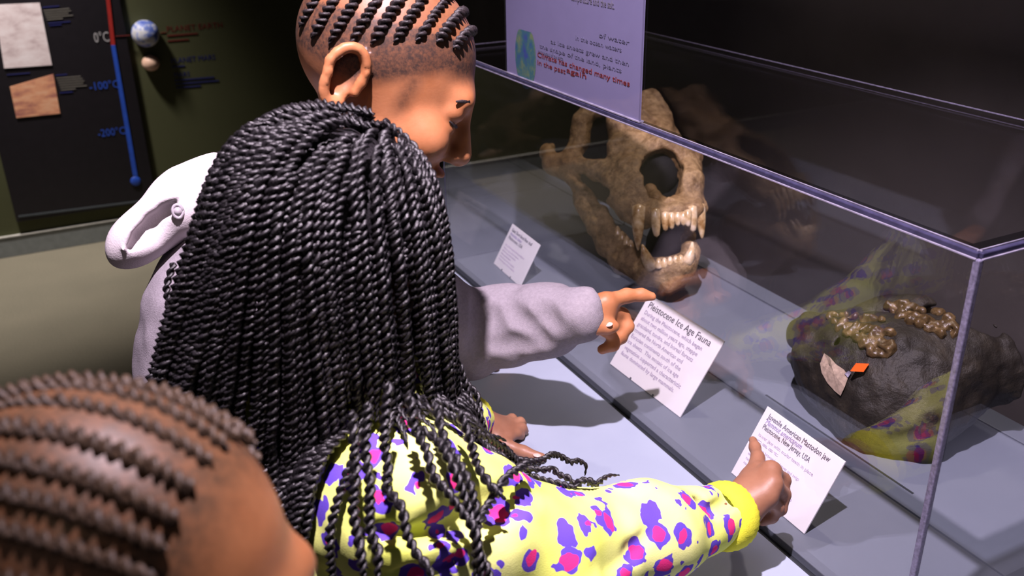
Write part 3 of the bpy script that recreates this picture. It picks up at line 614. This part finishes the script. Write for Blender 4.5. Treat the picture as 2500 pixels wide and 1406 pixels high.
def brows(p, k, mat, par):
    for m in (-1, 1):
        put_tube('eyebrow', [p(.0925, m*.016, .0195), p(.0955, m*.026, .0235), p(.0905, m*.040, .0245), p(.0790, m*.052, .019)], [.0020*k, .0030*k, .0028*k, .0012*k], mat, par, 8)
        put_tube('eyelashes', [p(.0885, m*.022, -.003), p(.0930, m*.031, -.0065), p(.0895, m*.042, -.0055), p(.0830, m*.048, -.003)], [.0010*k, .0020*k, .0020*k, .0010*k], mat, par, 6)
def legs(s, hip, side, knee_b=0.0, r=0.07):
    for m in (-1, 1):
        h = hip + side * m * 0.075; kn = h * [1, 1, 0.52] + side * m * 0.01 + np.array([knee_b, 0, 0]); an = np.array([h[0], h[1], 0.07]) + side * m * 0.015
        s.chain([h, kn, an], [r, r * .72, r * .55], 0.03)
def shoes(par, hip, side, fwd, mat):
    for m in (-1, 1):
        an = np.array([hip[0], hip[1], 0.0]) + side * m * 0.09
        bm = bmesh.new(); bmesh.ops.create_uvsphere(bm, u_segments=16, v_segments=10, radius=1)
        F = frame(fwd, (0, 0, 1))
        for v in bm.verts:
            z = max(v.co.z, -0.55) * .06 + .0345; wv = an + F[0] * (v.co.x * .115 + .035) + F[1] * v.co.y * .045; v.co = Vector((wv[0], wv[1], z * (1.0 - 0.25 * max(v.co.x, 0))))
        link('shoe', bm_mesh('shoe', bm, True), mat, par)
def twist(path, r, pitch, seg=5, per=8, taper=0.18, flat=1.0):   # two strands wound round each other
    path = np.asarray(path, float); d = np.r_[0, np.cumsum(np.linalg.norm(np.diff(path, axis=0), axis=1))]; Lh = d[-1]
    n = max(12, int(Lh / pitch * per)); t = np.linspace(0, Lh, n); c = np.stack([np.interp(t, d, path[:, i]) for i in range(3)], 1)
    tan = np.gradient(c, axis=0); tan /= np.linalg.norm(tan, axis=1, keepdims=True) + 1e-12
    ref = np.array([0.83, 0.51, 0.13]); a = np.cross(tan, ref); a /= np.linalg.norm(a, axis=1, keepdims=True) + 1e-9; b = np.cross(tan, a)
    end = np.clip(np.minimum(t / (Lh * 0.02 + 1e-6), (Lh - t) / (Lh * taper) + 0.25), 0.25, 1.0); ph0 = rng.uniform(0, 6.28); wob = np.interp(np.arange(n), np.arange(0, n + 12, 6), rng.uniform(-.75, .75, len(np.arange(0, n + 12, 6)))); jit = 1 + np.interp(np.arange(n), np.arange(0, n + 10, 3), rng.uniform(-.16, .16, len(np.arange(0, n + 10, 3))))
    V = []; Q = []
    for sidx in (0, 1):
        ph = ph0 + 2 * np.pi * t / pitch + sidx * np.pi + wob; off = r * 0.54 * end * jit
        cc = c + off[:, None] * (a * np.cos(ph)[:, None] + b * np.sin(ph)[:, None]); th = np.linspace(0, 2*np.pi, seg, endpoint=False)
        rr = r * 0.60 * end * (jit if sidx else 2 - jit)
        v = cc[:, None] + rr[:, None, None] * (a[:, None] * np.cos(th)[None, :, None] + b[:, None] * np.sin(th)[None, :, None])
        base = sidx * n * seg; i, j = np.meshgrid(np.arange(n - 1), np.arange(seg), indexing='ij'); j2 = (j + 1) % seg
        V.append(v.reshape(-1, 3)); Q.append((np.stack([i*seg + j, i*seg + j2, (i+1)*seg + j2, (i+1)*seg + j], -1) + base).reshape(-1, 4))
    return np.vstack(V), np.vstack(Q)
def nail(p, d, n, r, par, ln=1.3):       # small plate on a fingertip
    F = frame(d, n); bm = bmesh.new(); bmesh.ops.create_uvsphere(bm, u_segments=12, v_segments=8, radius=1)
    for v in bm.verts: v.co = Vector(p + F[0] * v.co.x * r * ln + F[1] * v.co.y * r + F[2] * v.co.z * r * 0.3)
    link('fingernail', bm_mesh('fingernail', bm, True), M['nail'], par)
def attr_fuzz(me, fn):
    n = len(me.vertices); co = np.zeros(n * 3, np.float32); me.vertices.foreach_get('co', co); co = co.reshape(-1, 3)
    a = me.attributes.new('fuzz', 'FLOAT', 'POINT'); a.data.foreach_set('value', fn(co).astype(np.float32))

# ---- girl with the long twists
GC = at(822, 590, 0.875); GF = frame(camv(0.80, 0.42, 0.52), camv(0.25, -0.92, -0.05))
girl = thing('person', 'child with long black twists in a yellow leopard print fleece top pointing at a card', 'person', (-0.62, 0.30, 0.0))
hipG = np.array([-0.67, 0.255, 0.70]); sideY = np.array([0.0, 1.0, 0.0])
shR = np.array([-0.548, 0.165, 1.055]); shL = np.array([-0.505, 0.395, 1.075]); neckG = np.array([-0.565, 0.285, 1.13])
elR = at(1345, 1345, 0.965); wrR = at(1795, 1252, 1.165); elL = np.array([-0.38, 0.50, 0.86]); wrL = PZ(1150, 1020, 0.795)
def girl_body():
    s = Sdf((-0.84, 0.02, 0.0), (0.012, 0.80, 1.46), 0.0034)
    head(s, GC, GF, 0.80); s.cap(GC - GF[2]*.04 - GF[0]*.02, neckG, .045, .045, .02)
    s.chain([neckG - [0, 0, .05], np.array([-.60, .29, .95]), hipG], [.085, .085, .09], .03); s.cap(shR, shL, .045, None, .03)
    s.chain([shR, elR, wrR], [.040, .032, .024], .02); s.chain([shL, elL, wrL], [.040, .032, .024], .02)
    legs(s, hipG, sideY, 0, .062)
    # right hand
    kn = [PX(1852, 1152, -.050), PX(1882, 1150, -.048), PX(1886, 1180, -.060), PX(1872, 1212, -.072)]
    for q in kn: s.cap(wrR + (PX(1820, 1235, -.10) - wrR) * .3, q, .021, .0135, .012)
    s.cap(wrR, PX(1835, 1205, -.075), .024, .021, .012)
    s.chain([kn[0], PX(1850, 1118, -.030), PX(1843, 1092, -.015), PX(1838, 1074, -.0065)], [.0105, .0085, .0072, .0056], .006)
    s.chain([kn[1], PX(1912, 1172, -.024), PX(1908, 1204, -.026), PX(1893, 1222, -.042)], [.0115, .0092, .0082, .007], .006)
    s.chain([kn[2], PX(1914, 1207, -.030), PX(1906, 1243, -.036), PX(1876, 1262, -.052)], [.0112, .0088, .0080, .0072], .004)
    s.chain([kn[3], PX(1898, 1240, -.048), PX(1886, 1262, -.052), PX(1862, 1272, -.060)], [.0105, .0082, .0075, .0068], .004)
    s.chain([PX(1810, 1195, -.088), PX(1828, 1165, -.062), PX(1845, 1133, -.040)], [.013, .0098, .008], .008)
    # left hand on the ledge
    z = T
    for q in ((1236, 1032), (1243, 1044), (1246, 1056), (1240, 1068)): s.cap(PZ(1170, 1030, z + .036), PZ(q[0], q[1], z + .020), .020, .011, .010)
    s.cap(wrL, PZ(1190, 1045, z + .030), .024, .022, .012)
    for a, b, c in (((1236, 1030), (1250, 1022), (1256, 1026)), ((1243, 1042), (1270, 1030), (1277, 1036)), ((1246, 1054), (1274, 1044), (1281, 1052)), ((1240, 1066), (1262, 1058), (1272, 1064))):
        s.chain([PZ(*a, z + .020), PZ(*b, z + .018), PZ(*c, z + .009)], [.0095, .0082, .007], .004)
    s.chain([PZ(1185, 1052, z + .026), PZ(1232, 1086, z + .018), PZ(1278, 1103, z + .013), PZ(1322, 1117, z + .010)], [.015, .0105, .009, .0075], .008)
    s.half(2, 0.0, -1); s.half(0, -0.0008, 1)
    return s.mesh('body')
link('body', girl_body(), M['skin_girl'], girl)
eyes(loc2w(GC, GF, .80), GF, .80, girl)
nail(PZ(1311, 1111, T + .0165), PZ(1322, 1116, T) - PZ(1290, 1106, T), (0, 0, 1), .0052, girl)
def girl_top():
    s = Sdf((-0.86, 0.02, 0.58), (-0.06, 0.76, 1.24), 0.0036)
    s.chain([neckG + [-.005, 0, -.035], np.array([-.60, .285, .96]), np.array([-.645, .295, .80]), hipG - [0, 0, .03]], [.088, .118, .122, .125], .04)
    s.cap(shR, shL, .070, .070, .04); s.cap(neckG + [0, 0, -.01], neckG + [-.01, 0, -.06], .052, .075, .02)
    s.chain([shR + [0, -.005, -.01], shR * .55 + elR * .45 + [0, 0, -.005], elR, elR * .5 + wrR * .5, wrR * .93 + elR * .07], [.078, .070, .064, .053, .0395], .025)
    s.chain([shL, elL, wrL * .95 + elL * .05], [.068, .055, .040], .025)
    # folds: a deep crease at the armpit and elbow, small ones along the sleeve
    s.chain([at(960, 1282, .79), at(1060, 1292, .80), at(1130, 1272, .82), at(1230, 1222, .86)], [.008, .014, .014, .005], .016, True)
    s.chain([at(1480, 1400, .905), at(1540, 1340, .935), at(1570, 1300, .955)], [.010, .007, .003], .014, True)
    s.chain([at(1130, 1330, .80), at(1300, 1385, .83), at(1440, 1385, .87)], [.004, .008, .006], .014, True)
    s.chain([at(900, 1370, .765), at(1000, 1380, .765), at(1120, 1340, .79)], [.004, .007, .004], .012, True)
    for i in range(7):
        t = .25 + .1 * i; c = elR * (1 - t) + wrR * t + np.array([-.01, -.01, .032]); s.cap(c + [-.02, -.02, .008], c + [.03, .0, -.004], .0045, None, .009, i % 2 == 0)
    for pts, rr in ((((1080, 1293), (1130, 1280), (1190, 1248), (1250, 1222), (1305, 1203)), .012), (((885, 1296), (950, 1303), (1020, 1304), (1075, 1296)), .011), (((1490, 1395), (1545, 1350), (1580, 1305)), .007), (((900, 1385), (1000, 1392), (1100, 1372)), .008)):
        q = [surf(x, y, 0, s) for x, y in pts]; n = len(q); s.chain(q, [rr * (.35 + .65 * math.sin(math.pi * (i + .5) / n)) for i in range(n)], .014, True)
    s.rough(.0075, 13, 1); s.rough(.003, 34, 2)
    s.half(2, .62, -1)
    return s
sTop = girl_top(); link('fleece_top', sTop.mesh('fleece_top'), M['leopard'], girl)
def rib_cuff(c, d, r, ln, parent, mat, flat=1.0):
    F = frame(d, (0, 0, 1)); v = []; n = 64; prof = [(-.52, .86), (-.50, .98), (-.30, 1.09), (0, 1.12), (.25, 1.08), (.46, .98), (.5, .92), (.5, .78), (-.3, .70)]
    for (a, b) in prof:
        for j in range(n):
            th = 2 * math.pi * j / n; rr = r * b * (1 + .012 * math.cos(32 * th)); v.append(c + F[0] * a * ln + F[1] * math.cos(th) * rr + F[2] * math.sin(th) * rr * flat)
    f = [(i*n + j, i*n + (j+1) % n, (i+1)*n + (j+1) % n, (i+1)*n + j) for i in range(len(prof) - 1) for j in range(n)]
    link('cuff', mesh_np('cuff', v, f), mat, parent)
cR = at(1772, 1259, 1.152); rib_cuff(cR, (wrR - elR), .0385, .040, girl, M['cuff'])
rib_cuff(wrL * .93 + elL * .07, wrL - elL, .036, .04, girl, M['cuff'])
def trousers(name, hip, rr, mat, par, top=None):
    lo = hip - [.28, .28, hip[2] - .05]; s = Sdf(lo, hip + [.28, .28, .16], 0.006); legs(s, hip, sideY, 0, rr); s.ell(hip + [0, 0, -.01], (rr * 1.45, rr * 1.95, .12), None, .03)
    s.rough(.006, 16, 2); s.half(2, .075, -1); link(name, s.mesh(name), mat, par)
trousers('trousers', hipG + [0, 0, -.04], .075, M['leopard'], girl); shoes(girl, hipG, sideY, (1, 0, 0), M['shoe'])
# scalp hair under the twists
sC = Sdf(GC - .17, GC + .17, .004); sC.ell(GC + GF[2]*.018 - GF[0]*.018, (.089, .078, .083), GF, .0); sC.rough(.004, 60, 1)
link('hair_cap', sC.mesh('hair_cap'), M['hair'], girl)
# twists: rooted over the scalp, combed away from the crown, then hanging and draping over the top
def grow(N):
    ctr = GC + GF[2]*.018 - GF[0]*.018; ax = np.array([.095, .086, .089])
    crown = unit(RW @ np.array([.066, -.080, -.020])); face = unit(GF[0] * .93 - GF[2] * .30)
    P = []
    while len(P) < N:
        q = unit(rng.normal(size=3))
        if len(P) > N * .84: q = unit(crown + rng.normal(size=3) * .42)
        elif len(P) > N * .68: q = unit(RW @ np.array([-.012, -.066, -.075]) / .1 + rng.normal(size=3) * .30)
        if q @ face > .52 or q @ GF[2] < -.42: continue
        P.append(q)
    P = np.array(P); lay = rng.uniform(.000, .016, N); step = .006
    def out(p, extra):
        l = (p - ctr) @ GF.T; a = ax + extra[:, None]; k = np.linalg.norm(l / a, axis=1); k = np.where(k < 1, 1 / np.maximum(k, 1e-6), 1)
        return ctr + (l * k[:, None]) @ GF
    pos = ctr + (P @ GF.T * (ax + lay[:, None])) @ GF
    d = P - crown * (P @ crown)[:, None] * 1.0; dirv = P * (P @ crown)[:, None] - crown; dirv = np.where(np.linalg.norm(dirv, axis=1, keepdims=True) < .15, rng.normal(size=(N, 3)) * .3 + [0, 0, -.3], dirv)
    dirv /= np.linalg.norm(dirv, axis=1, keepdims=True)
    paths = [pos.copy()]; wv = rng.uniform(0, 6.28, N); lean = np.array([-.10, .04, 0])
    for it in range(84):
        g = np.array([0, 0, -1.0]); fr = np.clip((it - 14) / 40, 0, 1)
        w = (.006 + .10 * fr**2) * np.stack([np.sin(wv + it * .55), np.cos(wv * 1.7 + it * .47), np.zeros(N)], 1)
        left = np.clip(-((pos - ctr) @ RW[:, 0]) / .10, 0, 1) * np.clip(it / 10, 0, 1) * np.clip((60 - it) / 20, 0, 1)
        g = np.array([0, 0, -1.0]) + RW[:, 0] * (-.42 * left[:, None])
        dirv = dirv * .84 + g * .16 + w * .5 + rng.normal(size=(N, 3)) * .012; dirv /= np.linalg.norm(dirv, axis=1, keepdims=True)
        new = out(pos + dirv * step, lay)
        v, gr = sTop.val(new); m = np.maximum(.007 + lay * .5 - v, 0)
        new = new + gr * m[:, None]
        dirv = (new - pos); dirv /= np.linalg.norm(dirv, axis=1, keepdims=True) + 1e-9; pos = new; paths.append(pos.copy())
    return np.array(paths).transpose(1, 0, 2)
NB = 330
br = grow(NB)
for i in range(NB):
    p = br[i]; end = p[-1]
    L_ = int(np.clip(76 + rng.normal() * 5, 56, 84)); cc = (p - CAM) @ RW; X_ = 1250 + FPX * cc[:, 0] / cc[:, 2]; Y_ = 703 + FPX * cc[:, 1] / cc[:, 2]
    if np.any((X_ > 935) & (Y_ < 292 + (X_ - 935) * .55)) or np.any((X_ > 1128) & (Y_ < 900)): continue
    # hair over the shoulder of the pointing arm is trimmed shorter, so that the print shows
    lim = rng.uniform(955, 1085) if rng.random() < .95 else 1300
    cutk = np.nonzero((X_ > 835) & (Y_ > lim))[0]
    if len(cutk): L_ = max(14, min(L_, int(cutk[0])))
    v, q = twist(p[:L_], (.0046 * rng.uniform(.9, 1.12)), .0165 * rng.uniform(.9, 1.1))
    link('braid', mesh_np('braid', v, q), M['hair'], girl)
def loose(pts, r=.0046, onto=True):
    p = np.array([at(*q) for q in pts]); t = np.arange(len(p)); tt = np.linspace(0, len(p) - 1, len(p) * 6)
    c = np.stack([np.interp(tt, t, p[:, i]) for i in range(3)], 1)
    for _ in range(2 if not onto else 4): c[1:-1] = c[1:-1] * .5 + (c[:-2] + c[2:]) * .25
    if onto:
        for _ in range(6):
            v, g = sTop.val(c); c = c + g * np.maximum(.007 - v, 0)[:, None]
    v, q = twist(c, r, .017); link('braid', mesh_np('braid', v, q), M['hair'], girl)
DZ = .775
for pts in ([(950, 930, .78), (935, 1060, .775), (950, 1150, .77), (940, 1190, .765), (985, 1240, .76), (990, 1300, .757), (1015, 1350, .757), (1050, 1390, .755), (1062, 1440, .755)],
            [(1000, 960, .79), (1010, 1050, .785), (1040, 1090, .78), (1055, 1160, .775), (1090, 1200, .775), (1120, 1240, .78), (1160, 1290, .782), (1170, 1360, .78), (1180, 1430, .78)],
            [(1060, 980, .81), (1085, 1080, .80), (1120, 1130, .795), (1150, 1190, .79), (1165, 1260, .79), (1160, 1330, .785), (1195, 1400, .785), (1200, 1450, .785)],
            [(1010, 1040, .79), (1060, 1065, .785), (1085, 1100, .782), (1110, 1150, .78), (1140, 1230, .785), (1165, 1330, .785), (1160, 1420, .783)],
            [(900, 980, .77), (890, 1100, .765), (905, 1180, .76), (900, 1290, .755), (925, 1350, .752), (920, 1430, .75)],
            [(860, 1000, .77), (870, 1150, .76), (860, 1250, .755), (880, 1340, .75), (890, 1430, .75)],
            [(1120, 1000, .84), (1150, 1080, .84), (1165, 1140, .835), (1200, 1190, .83), (1235, 1220, .835)],
            [(1290, 1130, .89), (1235, 1165, .86), (1205, 1215, .84), (1175, 1260, .815), (1165, 1310, .80)]):
    loose(pts, .0047)
for pts in ([(1130, 930, .99), (1165, 960, 1.0), (1175, 1020, 1.0), (1170, 1070, 1.0), (1200, 1110, 1.02), (1260, 1130, 1.05), (1320, 1135, 1.08)],
            [(1140, 960, .98), (1160, 1050, .99), (1185, 1100, .98), (1250, 1120, .98), (1300, 1128, 1.0), (1330, 1122, 1.02), (1345, 1108, 1.03), (1365, 1112, 1.05), (1395, 1130, 1.06), (1410, 1124, 1.07), (1432, 1134, 1.08), (1428, 1160, 1.09)],
            [(1120, 1000, .97), (1170, 1090, .97), (1230, 1130, .97), (1290, 1145, .98), (1335, 1148, .99), (1350, 1142, 1.0), (1362, 1158, 1.0), (1390, 1168, 1.0), (1400, 1182, 1.0), (1408, 1190, 1.0), (1425, 1170, 1.01), (1440, 1174, 1.01), (1455, 1186, 1.02), (1470, 1170, 1.03), (1490, 1160, 1.04), (1512, 1160, 1.05)],
            [(1150, 1010, .98), (1200, 1110, .98), (1270, 1150, .97), (1320, 1170, .97), (1370, 1182, .97), (1402, 1192, .98), (1412, 1176, .98), (1430, 1172, .98), (1446, 1186, .99), (1462, 1176, 1.0)],
            [(1090, 950, .95), (1140, 1060, .96), (1190, 1130, .95), (1250, 1150, .95), (1290, 1158, .95)],
            [(1100, 900, .95), (1150, 1040, .97), (1210, 1120, .96), (1270, 1142, .96), (1310, 1150, .97)],
            [(1120, 880, .96), (1155, 1000, .98), (1180, 1080, .98), (1230, 1118, .99), (1262, 1135, .99)],
            [(425, 640, .93), (405, 700, .93), (412, 745, .93), (430, 790, .93)]):
    loose(pts, .0038, False)

# ---- taller child in the gray hoodie
BC = at(938, 190, 1.05); BF = frame(camv(0.88, 0.46, 0.20), camv(0.42, -0.90, -0.22)); BK = 1.03
boy = thing('person', 'child with cornrows and a gray hooded sweatshirt leaning over the ledge and pointing', 'person', (-0.75, 0.62, 0.0))
hipB = at(610, 1130, 1.46); neckB = at(810, 470, 1.17); shRB = at(800, 600, 1.22); shLB = at(800, 560, 1.42)
elB = at(1140, 825, 1.50); wrB = PX(1418, 762, -.121); elLB = np.array([-.34, .86, .93]); wrLB = PZ(1120, 868, T + .04)
def boy_body():
    s = Sdf((-0.96, 0.24, 0.0), (0.012, 1.06, 1.58), 0.0034)
    p = head(s, BC, BF, BK, ef=-.034); s.cap(BC - BF[2]*.06 + BF[0]*.0, neckB, .047, .047, .02)
    s.chain([neckB - [.01, 0, .05], at(600, 800, 1.26), hipB], [.08, .09, .09], .03); s.cap(shRB, shLB, .045, None, .03)
    s.chain([shRB, elB, wrB], [.034, .024, .020], .01); s.chain([shLB, elLB, wrLB], [.040, .034, .025], .02); legs(s, hipB, sideY, 0, .064)
    kn = [PX(1478, 738, -.088), PX(1478, 757, -.088), PX(1470, 775, -.095), PX(1458, 792, -.104)]
    for q in kn: s.cap(wrB, q, .021, .0155, .012)
    s.chain([kn[0], PX(1530, 722, -.045), PX(1566, 720, -.022), PX(1592, 724, -.0075)], [.0135, .0105, .0092, .0068], .008)
    s.chain([kn[1], PX(1518, 770, -.048), PX(1531, 797, -.046), PX(1512, 822, -.064)], [.0135, .0118, .0105, .009], .006)
    s.chain([kn[2], PX(1510, 797, -.058), PX(1516, 824, -.058), PX(1490, 838, -.074)], [.013, .011, .0098, .0086], .005)
    s.chain([kn[3], PX(1496, 818, -.072), PX(1498, 843, -.075), PX(1470, 853, -.088)], [.012, .0098, .0088, .0078], .005)
    s.chain([PX(1425, 785, -.130), PX(1455, 796, -.112), PX(1485, 798, -.095), PX(1498, 797, -.086)], [.0155, .0125, .0105, .009], .006)
    z = T
    s.cap(wrLB, PZ(1150, 880, z + .026), .024, .02, .012)
    for a, b, c in (((1165, 872), (1215, 866), (1258, 871)), ((1160, 878), (1205, 876), (1240, 884)), ((1155, 884), (1190, 886), (1210, 896)), ((1150, 890), (1172, 894), (1188, 903))):
        s.cap(PZ(1150, 880, z + .026), PZ(*a, z + .022), .018, .0105, .008); s.chain([PZ(*a, z + .022), PZ(*b, z + .020), PZ(*c, z + .0095)], [.0105, .0092, .0078], .004)
    s.half(2, 0.0, -1); s.half(0, -0.0008, 1)
    me = s.mesh('body')
    def fz(co):
        l = ((co - BC) @ BF.T) / BK; line = .030 + .30 * np.maximum(.02 - l[:, 0], 0) * 0 - .75 * np.clip(.055 - l[:, 0], 0, .075)
        a = np.clip((l[:, 2] - line) / .018, 0, 1) * np.clip((.098 - l[:, 0]) / .02, 0, 1); far = np.abs(l).max(1) < .2
        ear = (np.abs(l[:, 1]) > .0835) & (l[:, 2] < .03); burn = np.clip(1 - np.abs(l[:, 0] - .030) / .014, 0, 1) * np.clip((l[:, 2] + .03) / .02, 0, 1) * (l[:, 2] < .03)
        return np.where(far & ~ear, np.maximum(a * np.where(l[:, 2] > .062 + .25 * l[:, 0], .55, 1.0), burn * .75), 0)
    attr_fuzz(me, fz); return me, p
bme, bp = boy_body(); link('body', bme, M['skin_boy'], boy); eyes(bp, BF, BK, boy); brows(bp, BK, M['hair2'], boy)
nail(PX(1486, 792, -.0995), PX(1498, 796, -.09) - PX(1470, 797, -.1), camv(0, -.8, -1), .0046, boy, 1.5)
def cornrows(par, c, F, k, mat, rows, across, r):
    for v0 in rows:
        v0 = v0 + (0 if across else rng.uniform(-2.5, 2.5)); r_ = r * rng.uniform(.85, 1.15)
        for m in ((-1, 1) if across else (1,)):
            pth = []
            for t in np.linspace(0, 1, 26):
                if across: f = v0 - .012 * t; th = math.radians(2 + (58 + 430 * max(0, .058 - v0)) * t) ; l = math.sin(th) * m; u = math.cos(th)
                else: a = math.radians(-34 + 122 * t); f = math.sin(-a); u = math.cos(a); th = math.radians(v0)
                if across:
                    q = math.sqrt(max(0.02, 1 - ((f + .012) / .102)**2)); pt = np.array([f, l * .0795 * q, .030 + u * .089 * q])
                else: pt = np.array([-.012 + f * .103, math.sin(th) * .081 * math.sqrt(max(.05, 1 - (.72 * f)**2)) * .985, .030 + u * math.cos(th) * .0885])
                pth.append(np.asarray(c) + k * (pt @ F))
            v, q = twist(pth, r_, r * 3.0, taper=.12); link('cornrow', mesh_np('cornrow', v, q), mat, par)
cornrows(boy, BC, BF, BK, M['hair2'], (-.088, -.070, -.051, -.032, -.013, .006, .025, .044, .062), True, .0052)
def boy_top():
    s = Sdf((-0.98, 0.30, 0.66), (-0.10, 1.04, 1.36), 0.0042)
    s.chain([neckB + [-.03, .01, -.06], at(625, 660, 1.22), at(595, 830, 1.27), hipB], [.075, .104, .116, .118], .04); s.cap(shRB, shLB, .068, None, .04); s.chain([at(545, 660, 1.15), at(515, 760, 1.15), at(502, 900, 1.17), at(520, 1060, 1.24)], [.058, .072, .080, .09], .03)
    s.chain([shRB, elB * .98 + shRB * .02, at(1240, 798, 1.468), at(1330, 785, 1.432), at(1420, 764, 1.387)], [.072, .067, .062, .053, .0410], .02)
    s.chain([shLB, elLB, wrLB * .96 + elLB * .04], [.066, .054, .040], .02)
    for x, y, x2, y2, dp in ((1180, 735, 1205, 840, .007), (1235, 745, 1330, 850, .006), (1310, 735, 1350, 800, .005), (1175, 840, 1290, 855, .003)):
        pts = [surf(x + (x2 - x) * t, y + (y2 - y) * t, .020 - dp * math.sin(math.pi * t), s) for t in np.linspace(0.03, .97, 7)]; s.chain(pts, [.020] * 7, .010, True)
    s.rough(.006, 15, 5); s.rough(.003, 40, 2)
    return s
sB = boy_top(); link('sweatshirt', sB.mesh('sweatshirt'), M['gray'], boy)
trousers('trousers', hipB + [0, 0, -.05], .078, M['navy'], boy); shoes(boy, hipB, sideY, (1, 0, 0), M['shoe'])
# hood thrown back: a pouch open at the top, white inside and out, with a grey eyelet
def hood():
    d0 = 1.10; c = at(400, 522, d0); s = Sdf(c - .22, c + .26, .0032)
    ax = [camv(.80, -.72, .25), camv(.62, .72, -.35), None]; ax[1] = unit(np.array(ax[1]) - np.array(ax[0]) * (np.array(ax[1]) @ np.array(ax[0]))); ax[2] = np.cross(ax[0], ax[1]); ax = np.array(ax)
    s.ell(at(405, 530, d0 + .01), (.074, .027, .040), ax, .02); s.ell(at(348, 584, d0), (.047, .024, .032), ax, .02)
    s.chain([at(440, 490, d0 + .01), at(475, 455, d0 + .02), at(505, 415, d0 + .03), at(522, 390, d0 + .035)], [.026, .022, .012, .005], .02)
    s.chain([at(450, 505, d0 + .02), at(560, 490, d0 + .06), at(660, 470, d0 + .10)], [.030, .045, .05], .03)
    rim = [surf(x, y, .001, s) for x, y in ((306, 608), (330, 572), (368, 535), (405, 505), (432, 478))]; s.chain(rim, [.005, .006, .006, .006, .004], .006)
    rows = ((318, 604), (342, 575), (376, 543), (408, 516), (428, 494))
    for dd in (.020, .012): s.chain([surf(x, y, -dd, s) for x, y in rows], [.003, .0065, .0075, .0075, .003], .004, True)
    slit = [surf(x, y, -.002, s) for x, y in ((318, 604), (342, 575), (376, 543), (408, 516), (428, 494))]; s.chain(slit, [.005, .009, .010, .010, .005], .006, True)
    dent = [surf(x, y, .010, s) for x, y in ((350, 600), (380, 580), (398, 556))]; s.chain(dent, [.012, .015, .013], .012, True)
    s.rough(.004, 22, 4); return s
sH = hood(); hd = link('hood', sH.mesh('hood'), M['hood'], boy, 'white hood lying on the back')
pe = surf(434, 516, .001, sH); nE = unit(CAM - pe); F_ = frame(nE, (0, 0, 1)); 
ring = [pe + (F_[1] * math.cos(t) * .0055 + F_[2] * math.sin(t) * .0078) for t in np.linspace(0, 2*math.pi, 17)]
put_tube('eyelet', ring, .0022, M['eyelet'], hd, 6); put_tube('eyelet_hole', [pe - nE * .002, pe + nE * .0012], .0052, M['eyelet'], hd, 12)

# ---- blurred child close to the camera
FC = at(300, 1440, 0.45); FF = frame(camv(0.93, 0.25, -0.05), camv(0.16, -0.86, -0.42)); FK = .88
fro = thing('person', 'out of focus child with brown cornrows and bare forehead, closest to the camera', 'person', (-0.80, -0.10, 0.0))
hipF = np.array([-0.93, -0.13, 0.70]); neckF = FC - FF[2] * .13 - FF[0] * .04; neckF[2] = min(neckF[2], FC[2] - .10)
shm = np.array([neckF[0] * .8 + hipF[0] * .2, neckF[1], neckF[2] - .10])
def fro_body():
    s = Sdf((-1.16, -0.45, 0.0), (-0.58, 0.22, 1.50), 0.0042)
    p = head(s, FC, FF, FK); s.cap(FC - FF[2]*.05 - FF[0]*.02, neckF, .045, .045, .02)
    s.chain([neckF - [0, 0, .06], (neckF + hipF) / 2 + [-.02, 0, 0], hipF], [.07, .085, .09], .03); s.cap(shm + [0, -.11, 0], shm + [0, .11, 0], .045, None, .03)
    for m in (-1, 1): s.chain([shm + [0, m*.12, 0], shm + [-.02, m*.15, -.22], shm + [.06, m*.13, -.40]], [.04, .033, .025], .02); s.chain([shm + [.06, m*.13, -.40], shm + [.09, m*.13, -.46]], [.028, .02], .015)
    legs(s, hipF, sideY, 0, .062); s.half(2, 0, -1); me = s.mesh('body')
    def fz(co):
        l = ((co - FC) @ FF.T) / FK; a = np.clip((l[:, 2] - (.055 - .9 * np.clip(.070 - l[:, 0], 0, .12))) / .025, 0, 1) * np.clip((.080 - l[:, 0]) / .03, 0, 1)
        return np.where((np.abs(l).max(1) < .2) & ~((np.abs(l[:, 1]) > .078) & (l[:, 2] < .03)), a * .95, 0)
    attr_fuzz(me, fz); return me, p
fme, fp = fro_body(); link('body', fme, M['skin_front'], fro); eyes(fp, FF, FK, fro); brows(fp, FK, M['brownhair'], fro)
cornrows(fro, FC, FF, FK, M['brownhair'], (-78, -64, -51, -39, -27, -14, -2, 11, 24, 38, 53, 68), False, .0044)
sF = Sdf((-1.2, -0.5, 0.6), (-0.6, 0.25, 1.35), .005)
sF.chain([neckF - [.01, 0, .07], (neckF + hipF) / 2 + [-.02, 0, 0], hipF], [.085, .105, .108], .04); sF.cap(shm + [0, -.11, 0], shm + [0, .11, 0], .062, None, .03)
for m in (-1, 1): sF.chain([shm + [0, m*.12, 0], shm + [-.01, m*.145, -.13]], [.06, .052], .02)
sF.rough(.006, 16, 3); link('tee_shirt', sF.mesh('tee_shirt'), M['tee'], fro)
trousers('trousers', hipF + [0, 0, -.04], .075, M['navy'], fro); shoes(fro, hipF, sideY, (1, 0, 0), M['shoe'])
